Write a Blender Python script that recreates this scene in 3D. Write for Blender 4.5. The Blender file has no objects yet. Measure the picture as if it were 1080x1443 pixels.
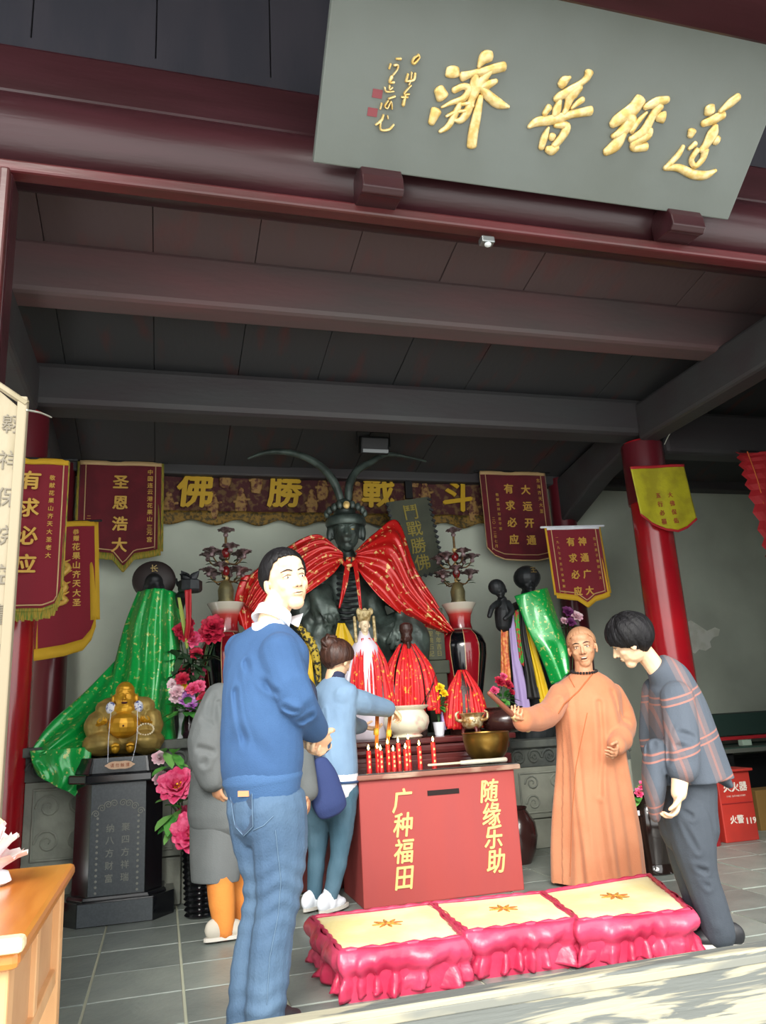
import bpy, bmesh, math, random
import numpy as np
from mathutils import Vector, Matrix
from mathutils.bvhtree import BVHTree

scene = bpy.context.scene
COL = scene.collection
random.seed(7)
PI = math.pi

# ------------------------------------------------------------------ camera
F_PX, EYE = 1100.0, Vector((0, 0, 1.10))
CX = Vector((0.96266, 0.01678, 0.27016))      # world right / inward / up expressed in (image right, image down, view)
_y = Vector((-312, 304, F_PX)).normalized()
_x = Vector((3960, 69, F_PX)); _x = (_x - _x.dot(_y) * _y).normalized()
_z = -_x.cross(_y)
if _z.y > 0: _z = -_z
W2C = Matrix(((_x[0], _y[0], _z[0]), (_x[1], _y[1], _z[1]), (_x[2], _y[2], _z[2])))
C2W = W2C.transposed()
cam_d = bpy.data.cameras.new('camera'); cam = bpy.data.objects.new('camera', cam_d); COL.objects.link(cam)
cam_d.sensor_fit = 'VERTICAL'; cam_d.sensor_height = 36; cam_d.lens = 36 * F_PX / 1443
cam_d.clip_start = 0.05; cam_d.clip_end = 200
r = C2W @ Vector((1, 0, 0)); u = C2W @ Vector((0, -1, 0)); b = C2W @ Vector((0, 0, -1))
cam.matrix_world = Matrix(((r.x, u.x, b.x, EYE.x), (r.y, u.y, b.y, EYE.y), (r.z, u.z, b.z, EYE.z), (0, 0, 0, 1)))
scene.camera = cam

# ------------------------------------------------------------------ light and exposure
world = bpy.data.worlds.new('world'); scene.world = world; world.use_nodes = True
bg = world.node_tree.nodes['Background']
bg.inputs[0].default_value = (0.98, 0.98, 0.96, 1); bg.inputs[1].default_value = 1.15
sd = bpy.data.lights.new('sun', 'SUN'); sun = bpy.data.objects.new('sun', sd); COL.objects.link(sun)
sd.energy = 1.7; sd.angle = math.radians(28); sd.color = (1.0, 0.97, 0.9)
sun.rotation_euler = Vector((0.30, 0.80, -0.52)).to_track_quat('-Z', 'Y').to_euler()
scene.view_settings.view_transform = 'Standard'; scene.view_settings.look = 'None'
scene.view_settings.gamma = 1; scene.view_settings.use_curve_mapping = False
scene.view_settings.exposure = 1.5
scene.cycles.max_bounces = 8; scene.cycles.diffuse_bounces = 5

# ------------------------------------------------------------------ helpers
def ray(px, py): return C2W @ Vector(((px - 540) / F_PX, (py - 721.5) / F_PX, 1))
def P(px, py, Y): r = ray(px, py); return EYE + r * (Y / r.y)
def PZ(px, py, z=0): r = ray(px, py); return EYE + r * ((z - EYE.z) / r.z)
def PX(px, py, x): r = ray(px, py); return EYE + r * (x / r.x)
def mpp(p): return (W2C @ (Vector(p) - EYE)).z / F_PX     # metres covered by one photo pixel at p

def lin(h):
    if isinstance(h, str):
        c = [int(h[i:i+2], 16) / 255 for i in (0, 2, 4)]
        return tuple((x / 12.92 if x <= .04045 else ((x + .055) / 1.055) ** 2.4) for x in c) + (1,)
    return tuple(h) + (1,)

MATS = {}
def M(name, col, rough=.6, metal=0., col2=None, ns=6, lo=.42, hi=.6, detail=4, bump=0., bs=60, st=(1, 1, 1), coat=0., sheen=0., emis=0., trans=0., spec=.5, sub=0., w=None, dist=0.):
    if name in MATS: return MATS[name]
    m = bpy.data.materials.new(name); m.use_nodes = True; nt = m.node_tree; N = nt.nodes; L = nt.links
    p = N['Principled BSDF']; I = p.inputs
    I['Base Color'].default_value = lin(col); I['Roughness'].default_value = rough; I['Metallic'].default_value = metal
    I['Coat Weight'].default_value = coat; I['Sheen Weight'].default_value = sheen; I['Specular IOR Level'].default_value = spec
    I['Coat Roughness'].default_value = .12
    if trans: I['Transmission Weight'].default_value = trans
    if sub: I['Subsurface Weight'].default_value = sub; I['Subsurface Radius'].default_value = (.02, .008, .004)
    if emis: I['Emission Color'].default_value = lin(col); I['Emission Strength'].default_value = emis
    if col2 or bump:
        tc = N.new('ShaderNodeTexCoord'); mp = N.new('ShaderNodeMapping'); mp.inputs['Scale'].default_value = st
        L.new(tc.outputs['Object'], mp.inputs[0])
    if col2:
        nz = N.new('ShaderNodeTexNoise'); nz.inputs['Scale'].default_value = ns; nz.inputs['Detail'].default_value = detail
        nz.inputs['Distortion'].default_value = dist
        rp = N.new('ShaderNodeValToRGB'); rp.color_ramp.elements[0].position = lo; rp.color_ramp.elements[1].position = hi
        rp.color_ramp.elements[0].color = lin(col); rp.color_ramp.elements[1].color = lin(col2)
        L.new(mp.outputs[0], nz.inputs[0]); L.new(nz.outputs[0], rp.inputs[0]); L.new(rp.outputs[0], I['Base Color'])
    if bump:
        nb = N.new('ShaderNodeTexNoise'); nb.inputs['Scale'].default_value = bs; nb.inputs['Detail'].default_value = 3
        bp = N.new('ShaderNodeBump'); bp.inputs['Strength'].default_value = bump; bp.inputs['Distance'].default_value = .01
        L.new(mp.outputs[0], nb.inputs[0]); L.new(nb.outputs[0], bp.inputs['Height']); L.new(bp.outputs[0], I['Normal'])
    MATS[name] = m
    return m

def ring_frame(d, ref):
    d = d.normalized(); a = ref - ref.dot(d) * d
    if a.length < 1e-4: a = d.orthogonal()
    a.normalize(); return a, d.cross(a).normalized()

def catmull(pts, n):
    """resample a list of tuples through a Catmull-Rom curve, n steps per span"""
    A = [np.array(p, float) for p in pts]; out = []
    for i in range(len(A) - 1):
        p0, p1, p2, p3 = A[max(i-1, 0)], A[i], A[i+1], A[min(i+2, len(A)-1)]
        for k in range(n):
            t = k / n
            out.append(.5 * ((2*p1) + (p2-p0)*t + (2*p0-5*p1+4*p2-p3)*t*t + (3*p1-p0-3*p2+p3)*t**3))
    out.append(A[-1]); return out

class G:
    def __init__(s): s.v = []; s.f = []; s.T = Matrix.Identity(4)
    def add(s, vs, fs):
        o = len(s.v); s.v += [s.T @ Vector(v) for v in vs]; s.f += [tuple(i + o for i in f) for f in fs]; return s
    def box(s, c, d, R=None, taper=None):
        x, y, z = d[0]/2, d[1]/2, d[2]/2; tx, ty = taper or (1, 1); R = R or Matrix.Identity(3); c = Vector(c)
        vs = [c + R @ Vector(p) for p in ((-x,-y,-z),(x,-y,-z),(x,y,-z),(-x,y,-z),(-x*tx,-y*ty,z),(x*tx,-y*ty,z),(x*tx,y*ty,z),(-x*tx,y*ty,z))]
        return s.add(vs, [(0,3,2,1),(4,5,6,7),(0,1,5,4),(1,2,6,5),(2,3,7,6),(3,0,4,7)])
    def prism(s, poly, origin, ax, ay, h):
        """extrude polygon (2D in axes ax, ay at origin) by vector h"""
        o, ax, ay, h = Vector(origin), Vector(ax), Vector(ay), Vector(h); n = len(poly)
        a = [o + ax*x + ay*y for x, y in poly]
        fs = [tuple(range(n)), tuple(range(2*n-1, n-1, -1))] + [(i, n+i, n+(i+1) % n, (i+1) % n) for i in range(n)]
        return s.add(a + [p + h for p in a], fs)
    def lathe(s, prof, c=(0, 0, 0), n=24, fold=None, axis=None):
        R = Vector(axis).to_track_quat('Z', 'Y').to_matrix() if axis else Matrix.Identity(3); c = Vector(c)
        vs, fs = [], []; m = len(prof)
        for j, (r, z) in enumerate(prof):
            for i in range(n):
                a = 2*PI*i/n; k = fold(j/(m-1), a) if fold else 1
                vs.append(c + R @ Vector((r*k*math.cos(a), r*k*math.sin(a), z)))
        for j in range(m-1):
            for i in range(n): fs.append((j*n+i, j*n+(i+1) % n, (j+1)*n+(i+1) % n, (j+1)*n+i))
        fs.append(tuple(range(n-1, -1, -1))); fs.append(tuple(range((m-1)*n, m*n)))
        return s.add(vs, fs)
    def tube(s, pts, rad, n=10, ref=(0, 0, 1), sub=0, fold=None, round_=True):
        """closed loft; rad: number, list of numbers or list of (across ref, other)"""
        m = len(pts)
        if not isinstance(rad, (list, tuple)): rad = [rad] * m
        rad = [(q, q) if not isinstance(q, (list, tuple)) else q for q in rad]
        if sub:
            c = catmull([tuple(p) + tuple(q) for p, q in zip(pts, rad)], sub)
            pts = [Vector(k[:3]) for k in c]; rad = [(max(k[3], 1e-4), max(k[4], 1e-4)) for k in c]; m = len(pts)
        pts = [Vector(p) for p in pts]
        if round_:
            d0 = (pts[0]-pts[1]).normalized(); d1 = (pts[-1]-pts[-2]).normalized(); r0, r1 = rad[0], rad[-1]
            m0, m1 = min(r0), min(r1)
            pre = [(pts[0]+d0*m0*k, (r0[0]*q, r0[1]*q)) for k, q in ((.95, .3), (.7, .7), (.38, .92))]
            post = [(pts[-1]+d1*m1*k, (r1[0]*q, r1[1]*q)) for k, q in ((.38, .92), (.7, .7), (.95, .3))]
            pts = [p for p, _ in pre] + pts + [p for p, _ in post]; rad = [q for _, q in pre] + rad + [q for _, q in post]; m = len(pts)
        vs, fs = [], []; ref = Vector(ref); pa = None
        for j in range(m):
            d = pts[min(j+1, m-1)] - pts[max(j-1, 0)]
            a, bb = ring_frame(d, ref if pa is None else pa) if (pa is None or abs(d.normalized().dot(ref.normalized())) > .97) else ring_frame(d, ref)
            if pa is not None and a.dot(pa) < 0: a, bb = -a, -bb
            pa = a
            for i in range(n):
                th = 2*PI*i/n; k = fold(j/(m-1), th) if fold else 1
                vs.append(pts[j] + a*rad[j][0]*k*math.cos(th) + bb*rad[j][1]*k*math.sin(th))
        for j in range(m-1):
            for i in range(n): fs.append((j*n+i, j*n+(i+1) % n, (j+1)*n+(i+1) % n, (j+1)*n+i))
        fs.append(tuple(range(n-1, -1, -1))); fs.append(tuple(range((m-1)*n, m*n)))
        return s.add(vs, fs)
    def ball(s, c, r, R=None, n=14, m=9):
        if not isinstance(r, (list, tuple)): r = (r, r, r)
        R = R or Matrix.Identity(3); c = Vector(c); vs = [c + R @ Vector((0, 0, -r[2]))]; fs = []
        for j in range(1, m):
            t = PI*j/m
            for i in range(n): a = 2*PI*i/n; vs.append(c + R @ Vector((r[0]*math.sin(t)*math.cos(a), r[1]*math.sin(t)*math.sin(a), -r[2]*math.cos(t))))
        vs.append(c + R @ Vector((0, 0, r[2]))); k = len(vs)-1
        for i in range(n):
            fs.append((0, 1+(i+1) % n, 1+i)); fs.append((k, k-n+i, k-n+(i+1) % n))
            for j in range(m-2): o = 1+j*n; fs.append((o+i, o+(i+1) % n, o+n+(i+1) % n, o+n+i))
        return s.add(vs, fs)
    def sheet(s, fn, nu, nv, th=.004, closed=False):
        """fn(u, v) -> point; gives a thin solid cloth"""
        g = [[Vector(fn(i/nu, j/nv)) for j in range(nv+1)] for i in range(nu+1)]
        def nrm(i, j):
            a = g[min(i+1, nu)][j] - g[max(i-1, 0)][j]; b2 = g[i][min(j+1, nv)] - g[i][max(j-1, 0)]
            c = a.cross(b2); return c.normalized() if c.length > 1e-9 else Vector((0, -1, 0))
        f = [g[i][j] for i in range(nu+1) for j in range(nv+1)]; bk = [g[i][j] - nrm(i, j)*th for i in range(nu+1) for j in range(nv+1)]
        K = len(f); q = nv+1; fs = []
        for i in range(nu):
            for j in range(nv):
                a = i*q+j; fs.append((a, a+q, a+q+1, a+1)); fs.append((K+a, K+a+1, K+a+q+1, K+a+q))
        for i in range(nu):
            a, bq = i*q, (i+1)*q; fs.append((a, K+a, K+bq, bq)); a, bq = i*q+nv, (i+1)*q+nv; fs.append((a, bq, K+bq, K+a))
        for j in range(nv):
            a, bq = j, j+1; fs.append((a, bq, K+bq, K+a)); a, bq = nu*q+j, nu*q+j+1; fs.append((a, K+a, K+bq, bq))
        return s.add(f + bk, fs)
    def build(s, name, mat, parent=None, smooth=None, bevel=0, label=None, loc=None, data_only=False):
        off = Vector((0, 0, 0))
        if parent is not None: off = world_loc(parent)
        me = bpy.data.meshes.new(name)
        l = Vector(loc) if loc is not None else None
        sh = l if l is not None else off
        me.from_pydata([tuple(v - sh) for v in s.v], [], s.f); me.update()
        me.materials.append(mat)
        if smooth:
            me.shade_smooth()
            if smooth is not True: me.set_sharp_from_angle(angle=math.radians(smooth))
        return link(name, me, parent, loc=(l - off) if l is not None else None, bevel=bevel, label=label)

def world_loc(o):
    p = Vector((0, 0, 0))
    while o is not None: p += o.location; o = o.parent
    return p
def link(name, me, parent=None, loc=None, bevel=0, label=None):
    o = bpy.data.objects.new(name, me); COL.objects.link(o)
    if parent is not None: o.parent = parent
    if loc is not None: o.location = loc
    if bevel:
        md = o.modifiers.new('b', 'BEVEL'); md.width = bevel; md.segments = 2; md.limit_method = 'ANGLE'; md.angle_limit = math.radians(40)
    if label: o['label'] = label
    return o
def thing(name, label, cat, loc=(0, 0, 0), group=None):
    o = bpy.data.objects.new(name, None); COL.objects.link(o); o.location = loc; o.empty_display_size = .05
    o['label'] = label; o['category'] = cat
    if group: o['group'] = group
    return o
def tag(o, label, cat, group=None):
    o['label'] = label; o['category'] = cat
    if group: o['group'] = group
    return o
def struct(o): o['kind'] = 'structure'; return o
def stuff(o): o['kind'] = 'stuff'; return o
def copy_tree(o, parent=None):
    c = o.copy(); COL.objects.link(c); c.parent = parent
    for ch in [q for q in bpy.data.objects if q.parent == o]: copy_tree(ch, c)
    return c

def fold_noise(p, freq, seed, bias=(1, 1, 1), n=7):
    """smooth crease field for arrays of points"""
    rs = np.random.RandomState(seed); q = p * np.array(bias); w = np.zeros(len(p))
    wr = np.sin(q @ rs.randn(3) * freq * .35 + 1) * .9
    for k in range(n):
        d = rs.randn(3); d /= np.linalg.norm(d)
        w += np.sin(q @ d * freq * (0.6 + rs.rand() * 1.3) + rs.rand() * 6.3 + wr)
    w /= math.sqrt(n)
    return np.sign(w) * np.abs(w) ** 1.2
def remesh(g, name, mat, parent, voxel=.006, smooth=4, amp=0., freq=25, seed=1, bias=(1, 1, 1), label=None, fn=None):
    """fuse overlapping closed shapes into one continuous surface"""
    me = bpy.data.meshes.new('tmp'); me.from_pydata([tuple(v) for v in g.v], [], g.f); me.update()
    o = bpy.data.objects.new('tmp', me); COL.objects.link(o)
    bm = bmesh.new(); bm.from_mesh(me); bmesh.ops.recalc_face_normals(bm, faces=bm.faces); bm.to_mesh(me); bm.free()
    md = o.modifiers.new('r', 'REMESH'); md.mode = 'VOXEL'; md.voxel_size = voxel
    if smooth: ms = o.modifiers.new('s', 'SMOOTH'); ms.iterations = smooth; ms.factor = .5
    dg = bpy.context.evaluated_depsgraph_get(); ev = o.evaluated_get(dg)
    m2 = bpy.data.meshes.new_from_object(ev); bpy.data.objects.remove(o); bpy.data.meshes.remove(me)
    n = len(m2.vertices); co = np.empty(n*3, np.float32); m2.vertices.foreach_get('co', co); co = co.reshape(-1, 3).astype(float)
    if amp:
        no = np.empty(n*3, np.float32); m2.vertices.foreach_get('normal', no); no = no.reshape(-1, 3)
        co += no * (fold_noise(co, freq, seed, bias) * amp)[:, None]
    if fn is not None: co = fn(co)
    off = world_loc(parent) if parent else Vector((0, 0, 0))
    co -= np.array(off); m2.vertices.foreach_set('co', co.astype(np.float32).ravel()); m2.update()
    m2.name = name; m2.materials.clear(); m2.materials.append(mat); m2.shade_smooth()
    return link(name, m2, parent, label=label)

def pleats(cx, cy, k, amp, z0, z1, ph=0., twist=2.):
    """soft hanging folds round a vertical axis, fading out above z1"""
    def fn(co):
        dx, dy = co[:, 0]-cx, co[:, 1]-cy; r_ = np.sqrt(dx*dx+dy*dy)+1e-6; th = np.arctan2(dy, dx); z = co[:, 2]
        w = np.sin(th*k + ph + twist*z + .8*np.sin(th*3+z*3)); w2 = np.sin(th*k*1.9 + ph*2 - twist*1.5*z)
        d = amp*(np.clip(w, 0, 1)**2 - .4*np.clip(-w, 0, 1)**3 + .35*w2)*np.clip((z1-z)/(z1-z0), 0, 1)
        out = co.copy(); out[:, 0] += dx/r_*d; out[:, 1] += dy/r_*d; return out
    return fn
def creases(pts, amp=.008, width=.016):
    """sharp valleys pressed along given world polylines"""
    segs = [(np.array(a), np.array(b_)) for pl_ in pts for a, b_ in zip(pl_[:-1], pl_[1:])]; C_ = np.array(EYE)
    def fn(co):
        d = np.full(len(co), 9.)
        for a, b_ in segs:
            ab = b_-a; t = np.clip(((co-a) @ ab)/(ab @ ab), 0, 1); q = a + t[:, None]*ab; v = co-q; d = np.minimum(d, np.sqrt((v**2).sum(1)))
        k = np.exp(-(d/width)**2) - .45*np.exp(-((d-width*1.9)/width)**2)
        n_ = co-C_; n_[:, 2] = 0; n_ /= np.linalg.norm(n_, axis=1)[:, None]
        return co + n_*(k*amp)[:, None]
    return fn
def both(*fs):
    def fn(co):
        for f_ in fs: co = f_(co)
        return co
    return fn
def bvh_of(o):
    off = world_loc(o); me = o.data
    return BVHTree.FromPolygons([v.co + off for v in me.vertices], [tuple(p.vertices) for p in me.polygons])
def on_surface(bv, px, py, lift=.002):
    d = ray(px, py).normalized(); h = bv.ray_cast(EYE, d)
    return (h[0] + h[1]*lift) if h[0] is not None else None
def stitch(bv, name, mat, parent, pix, r=.0015, lift=.001, closed=False, label=None, sub=6):
    g = G(); pts = []
    for (a, b_) in zip(pix[:-1], pix[1:]):
        for k in range(sub): t = k/sub; pts.append(on_surface(bv, a[0]+(b_[0]-a[0])*t, a[1]+(b_[1]-a[1])*t, lift))
    pts.append(on_surface(bv, *pix[-1], lift)); pts = [p for p in pts if p is not None]
    if len(pts) < 2: return None
    g.tube(pts, r, n=5); return g.build(name, mat, parent, smooth=True, label=label)

# ------------------------------------------------------------------ lettering
_gl = {}
def glyph(ch, off, ext):
    k = (ch, round(off, 4), round(ext, 3))
    if k in _gl: return _gl[k]
    cu = bpy.data.curves.new('t', 'FONT'); cu.body = ch; cu.size = 1; cu.align_x = 'CENTER'; cu.align_y = 'CENTER'
    cu.resolution_u = 2; cu.offset = off; cu.extrude = ext; cu.fill_mode = 'FRONT' if ext == 0 else 'BOTH'
    o = bpy.data.objects.new('t', cu); COL.objects.link(o); dg = bpy.context.evaluated_depsgraph_get()
    me = bpy.data.meshes.new_from_object(o.evaluated_get(dg))
    vs = [v.co.copy() for v in me.vertices]; fs = [tuple(p.vertices) for p in me.polygons]
    if vs:
        x0, x1 = min(v.x for v in vs), max(v.x for v in vs); y0, y1 = min(v.y for v in vs), max(v.y for v in vs)
        c = Vector(((x0+x1)/2, (y0+y1)/2, 0)) if ch not in '一二三丶.:,·' else Vector((0, .32, 0))
        if ord(ch) < 0x2000: c = Vector(((x0+x1)/2, .32, 0))
        vs = [v - c for v in vs]
    bpy.data.objects.remove(o); bpy.data.curves.remove(cu); bpy.data.meshes.remove(me)
    _gl[k] = (vs, fs); return _gl[k]
def FR(o, x=(1, 0, 0), y=(0, 0, 1)):
    """frame on a surface: origin, reading direction, up direction"""
    x = Vector(x).normalized(); y = Vector(y); y = (y - y.dot(x)*x).normalized(); n = x.cross(y)
    return Matrix(((x.x, y.x, n.x, o[0]), (x.y, y.y, n.y, o[1]), (x.z, y.z, n.z, o[2]), (0, 0, 0, 1)))
def letters(g, s, T, at, size, step=None, vertical=True, off=.0, ext=.01, sx=1, shear=0., lift=0.002, jit=0., bold=0.):
    if bold:
        for k_, (dx_, dy_) in enumerate(((-bold, 0), (bold, 0), (0, bold*.8), (0, -bold*.8))): letters(g, s, T, (at[0]+dx_*size, at[1]+dy_*size), size, step, vertical, off, ext, sx, shear, lift + .0007*k_)
        return g
    x, y = at
    for i, ch in enumerate(s):
        if ch != ' ':
            vs, fs = glyph(ch, off, ext); px, py = (x, y - i*(step or size*1.1)) if vertical else (x + i*(step or size*1.05), y)
            jr = random.uniform(-jit, jit); ca, sa = math.cos(jr), math.sin(jr)
            out = []
            for v in vs:
                a, b_ = v.x*sx*size, v.y*size; a += b_*shear; a, b_ = a*ca-b_*sa, a*sa+b_*ca
                out.append(T @ Vector((px + a, py + b_, lift + (v.z + ext)*size)))
            g.add(out, fs)
    return g
# ------------------------------------------------------------------ materials
m_tile = M('slate_tile', '7f8883', .4, col2='939b94', ns=5, lo=.3, hi=.7, bump=.25, bs=30)
m_tile2 = M('slate_tile_dark', '717a76', .38, col2='868e89', ns=4, lo=.3, hi=.7, bump=.25, bs=26)
m_grout = M('grout', 'bdc0aa', .9)
m_wall = M('plaster', 'd2dccc', .95, col2='b2bbad', ns=1.1, lo=.35, hi=.75, bump=.12, bs=25)
m_peel = M('bare_plaster', 'f4f8ee', .95, col2='e6ebdd', ns=9, bump=.3)
m_maroon = M('maroon_lacquer', '2f1518', .32, col2='391b20', ns=3, st=(.4, 3, 3), lo=.35, hi=.7, bump=.08, bs=20, spec=.4)
m_maroon_edge = M('red_lacquer_plank', '542023', .4, col2='462322', ns=3, st=(.5, 3, 3), bump=.1, bs=20)
m_beam = M('sooty_beam', '6a4c4e', .6, col2='574d4d', ns=2.2, st=(.5, 2, 2), lo=.3, hi=.7, bump=.15, bs=18)
m_beam2 = M('dark_beam', '3f4142', .6, col2='3b3639', ns=2.2, st=(.5, 2, 2), lo=.3, hi=.7, bump=.15, bs=18)
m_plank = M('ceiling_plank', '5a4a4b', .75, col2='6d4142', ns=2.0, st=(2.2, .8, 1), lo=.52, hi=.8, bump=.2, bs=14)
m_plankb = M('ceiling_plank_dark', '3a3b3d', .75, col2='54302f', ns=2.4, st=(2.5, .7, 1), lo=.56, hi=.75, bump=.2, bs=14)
m_eave = M('eave_board', '1e1e27', .8, col2='25232b', ns=2, st=(3, 1, .6), bump=.15, bs=14)
m_col = M('red_lacquer_column', 'a8161f', .22, col2='8e1420', ns=2.5, lo=.35, hi=.75, bump=.03, bs=9, coat=.4)
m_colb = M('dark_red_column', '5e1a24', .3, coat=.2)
m_thr = M('threshold_worn_paint', '686c69', .8, col2='a9a48e', ns=4.2, st=(.3, 2.5, 3.4), lo=.49, hi=.525, detail=9, bump=.4, bs=22, dist=.6)
m_ground = M('courtyard_stone', '9a9a92', .85, col2='86877f', ns=2, bump=.2)
m_gold = M('gold_leaf', 'd6b56a', .45, metal=.4, col2='ead39a', ns=30, lo=.4, hi=.6, bump=.2, bs=50)
m_goldtext = M('gold_paint', 'dcab4b', .55, metal=.15)
m_palegold = M('pale_gold_paint', 'e8c77f', .6)
m_black = M('black_gloss', '101114', .18, coat=.5)
m_iron = M('black_metal', '17191b', .5, metal=.3)

# ------------------------------------------------------------------ floor with slate tiles
S = 0.40; X0, Y0 = 0.11, 3.885
fl = struct(G().box((3.1, 5.15, -.0495), (10.6, 4.3, .09)).build('floor', m_grout, loc=(0, 0, 0)))
tv = []
for k in range(4):
    g = G(); g.box((0, 0, -.006), (S-.012, S-.012, .016)); tv.append(g.build('tile', m_tile if k % 2 else m_tile2, bevel=.003))
first = {}
for i in range(-4, 17):
    for j in range(-2, 9):
        k = random.randrange(4); base = tv[k]
        if k in first: o = base.copy(); COL.objects.link(o)
        else: o = base; first[k] = 1
        o.parent = fl; o.location = (X0 + (i+.5)*S, Y0 + (j+.5)*S, -.0003 + random.uniform(-.002, .001))
        o.rotation_euler = (0, 0, random.choice((0, PI/2, PI)))
for k in range(4):
    if k not in first: bpy.data.objects.remove(tv[k])
struct(G().box((3, 1.0, -.26), (26, 4.15, .12)).build('ground', m_ground))

# threshold
g = G(); g.box((3.0, 2.995, -.04), (8.6, .09, .32))
th = struct(g.build('door_sill', m_thr, bevel=.008)); G().box((3.0, 2.95, .085), (8.6, .012, .03)).build('sill_lip', M('cream_paint', 'a49f8a', .8, col2='7b7d76', ns=5, lo=.45, hi=.55, st=(.4, 1, 1)), th, bevel=.004)
th['label'] = 'worn threshold board with flaking cream and grey paint'

# ------------------------------------------------------------------ walls
WX0, WX1, YB = -3.2, 8.2, 7.2
struct(G().box(((WX0+WX1)/2, YB+.06, 1.75), (WX1-WX0, .12, 3.6)).build('wall_back', m_wall))
struct(G().box((WX0-.06, 5.2, 1.75), (.12, 4.2, 3.6)).build('wall_left', m_wall))
struct(G().box((WX1+.06, 5.2, 1.75), (.12, 4.2, 3.6)).build('wall_right', m_wall))
wb = bpy.data.objects['wall_back']
# unseen walls added beside the door bay to block light and darken the hall
struct(G().box((6.05, 3.24, 1.75), (4.3, .10, 3.5)).build('wall_lightblock_right', m_maroon)); struct(G().box((-2.05, 3.24, 1.75), (2.3, .10, 3.5)).build('wall_lightblock_left', m_maroon))
# bare patch where the plaster skin has come off
pts = [(930, 873), (948, 876), (962, 880), (974, 874), (985, 881), (997, 889), (1008, 884), (1015, 887), (1013, 896), (1006, 898), (1001, 904), (1003, 912), (995, 917), (986, 915), (980, 921), (972, 917), (965, 924), (955, 922), (948, 928), (935, 930)]
c0 = P(970, 895, YB)
g = G(); poly = [((P(a, b_, YB-.004) - c0).x, (P(a, b_, YB-.004) - c0).z) for a, b_ in pts]
g.prism(poly, (c0.x, YB-.004, c0.z), (1, 0, 0), (0, 0, 1), (0, .008, 0)); g.build('bare_patch', m_peel, wb, label='pale patch of peeled plaster')

# ------------------------------------------------------------------ ceiling
def ceil_z(y): return 4.13 - (y-3.3)*.19
ce = struct(G().prism([(3.3, ceil_z(3.3)+.06), (7.3, ceil_z(7.3)+.06), (7.3, ceil_z(7.3)+.16), (3.3, ceil_z(3.3)+.16)], (WX0, 0, 0), (0, 1, 0), (0, 0, 1), (WX1-WX0, 0, 0)).build('ceiling', m_eave))
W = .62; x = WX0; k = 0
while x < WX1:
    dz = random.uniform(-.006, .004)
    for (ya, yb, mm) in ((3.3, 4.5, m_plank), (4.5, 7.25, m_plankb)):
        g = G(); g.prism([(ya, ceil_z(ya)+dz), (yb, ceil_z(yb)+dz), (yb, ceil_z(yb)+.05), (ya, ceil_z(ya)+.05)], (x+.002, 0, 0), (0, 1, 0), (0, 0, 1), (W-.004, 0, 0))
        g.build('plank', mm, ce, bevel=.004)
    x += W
# beams running along the hall
def beam(name, x0, x1, y0, y1, z0, z1, mat, bev=.02):
    return struct(G().box(((x0+x1)/2, (y0+y1)/2, (z0+z1)/2), (x1-x0, y1-y0, z1-z0)).build(name, mat, bevel=bev))
beam('trim_1', WX0, WX1, 4.4, 4.62, 3.58, 3.93, m_beam, .035)
beam('trim_2', -.95, 4.05, 5.5, 5.8, 3.33, 3.66, m_beam2, .05)
beam('trim_3', -2.9, WX1, 7.02, 7.2, 3.33, 3.5, m_beam2)
for nm, xx in (('trim_4', -.97), ('trim_5', 4.02)):
    g = G(); g.box((xx, 4.42, 3.44), (.2, 2.2, .34)); struct(g.build(nm, m_beam2, bevel=.03))
    g = G(); g.prism([(5.72, 3.28), (6.3, 3.16), (7.2, 2.86), (7.2, 3.36), (5.72, 3.58)], (xx-.1, 0, 0), (0, 1, 0), (0, 0, 1), (.2, 0, 0)); struct(g.build(nm+'0', m_beam2, bevel=.02))
beam('trim_6', 4.22, WX1, 5.56, 5.8, 3.2, 3.6, m_beam2, .04)
# front lintel: plank, round purlin and upper board
li = struct(G().box((3.0, 3.16, 3.447), (9.5, .08, .058)).build('lintel', m_maroon_edge, bevel=.012))
g = G(); g.tube([(-1.8, 3.30, 3.70), (7.7, 3.30, 3.70)], .205, n=40, round_=False); g.build('round_purlin', m_maroon, li, smooth=True)
G().box((3.0, 3.22, 3.52), (9.5, .05, .09)).build('lintel_board', m_maroon, li, bevel=.01)
G().box((3.0, 3.28, 4.04), (9.5, .10, .27)).build('upper_board', m_maroon, li, bevel=.02)
G().box((3.0, 3.40, 4.75), (9.6, .04, 1.3)).build('eave_backing', m_eave, li)
x = -1.8
while x < 7.6:
    G().box((x+.29, 3.33 + random.uniform(-.006, .006), 4.75), (.565, .04, 1.2)).build('eave_board', m_eave, li, bevel=.004); x += .57
# eave outside
g = G(); g.prism([(1.2, 4.75), (3.35, 5.3), (3.35, 5.42), (1.2, 4.87)], (-3, 0, 0), (0, 1, 0), (0, 0, 1), (12, 0, 0)); struct(g.build('roof', m_eave))
beam('trim_7', -.6, 6.5, 1.92, 2.14, 3.75, 4.02, m_maroon, .02)

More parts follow.
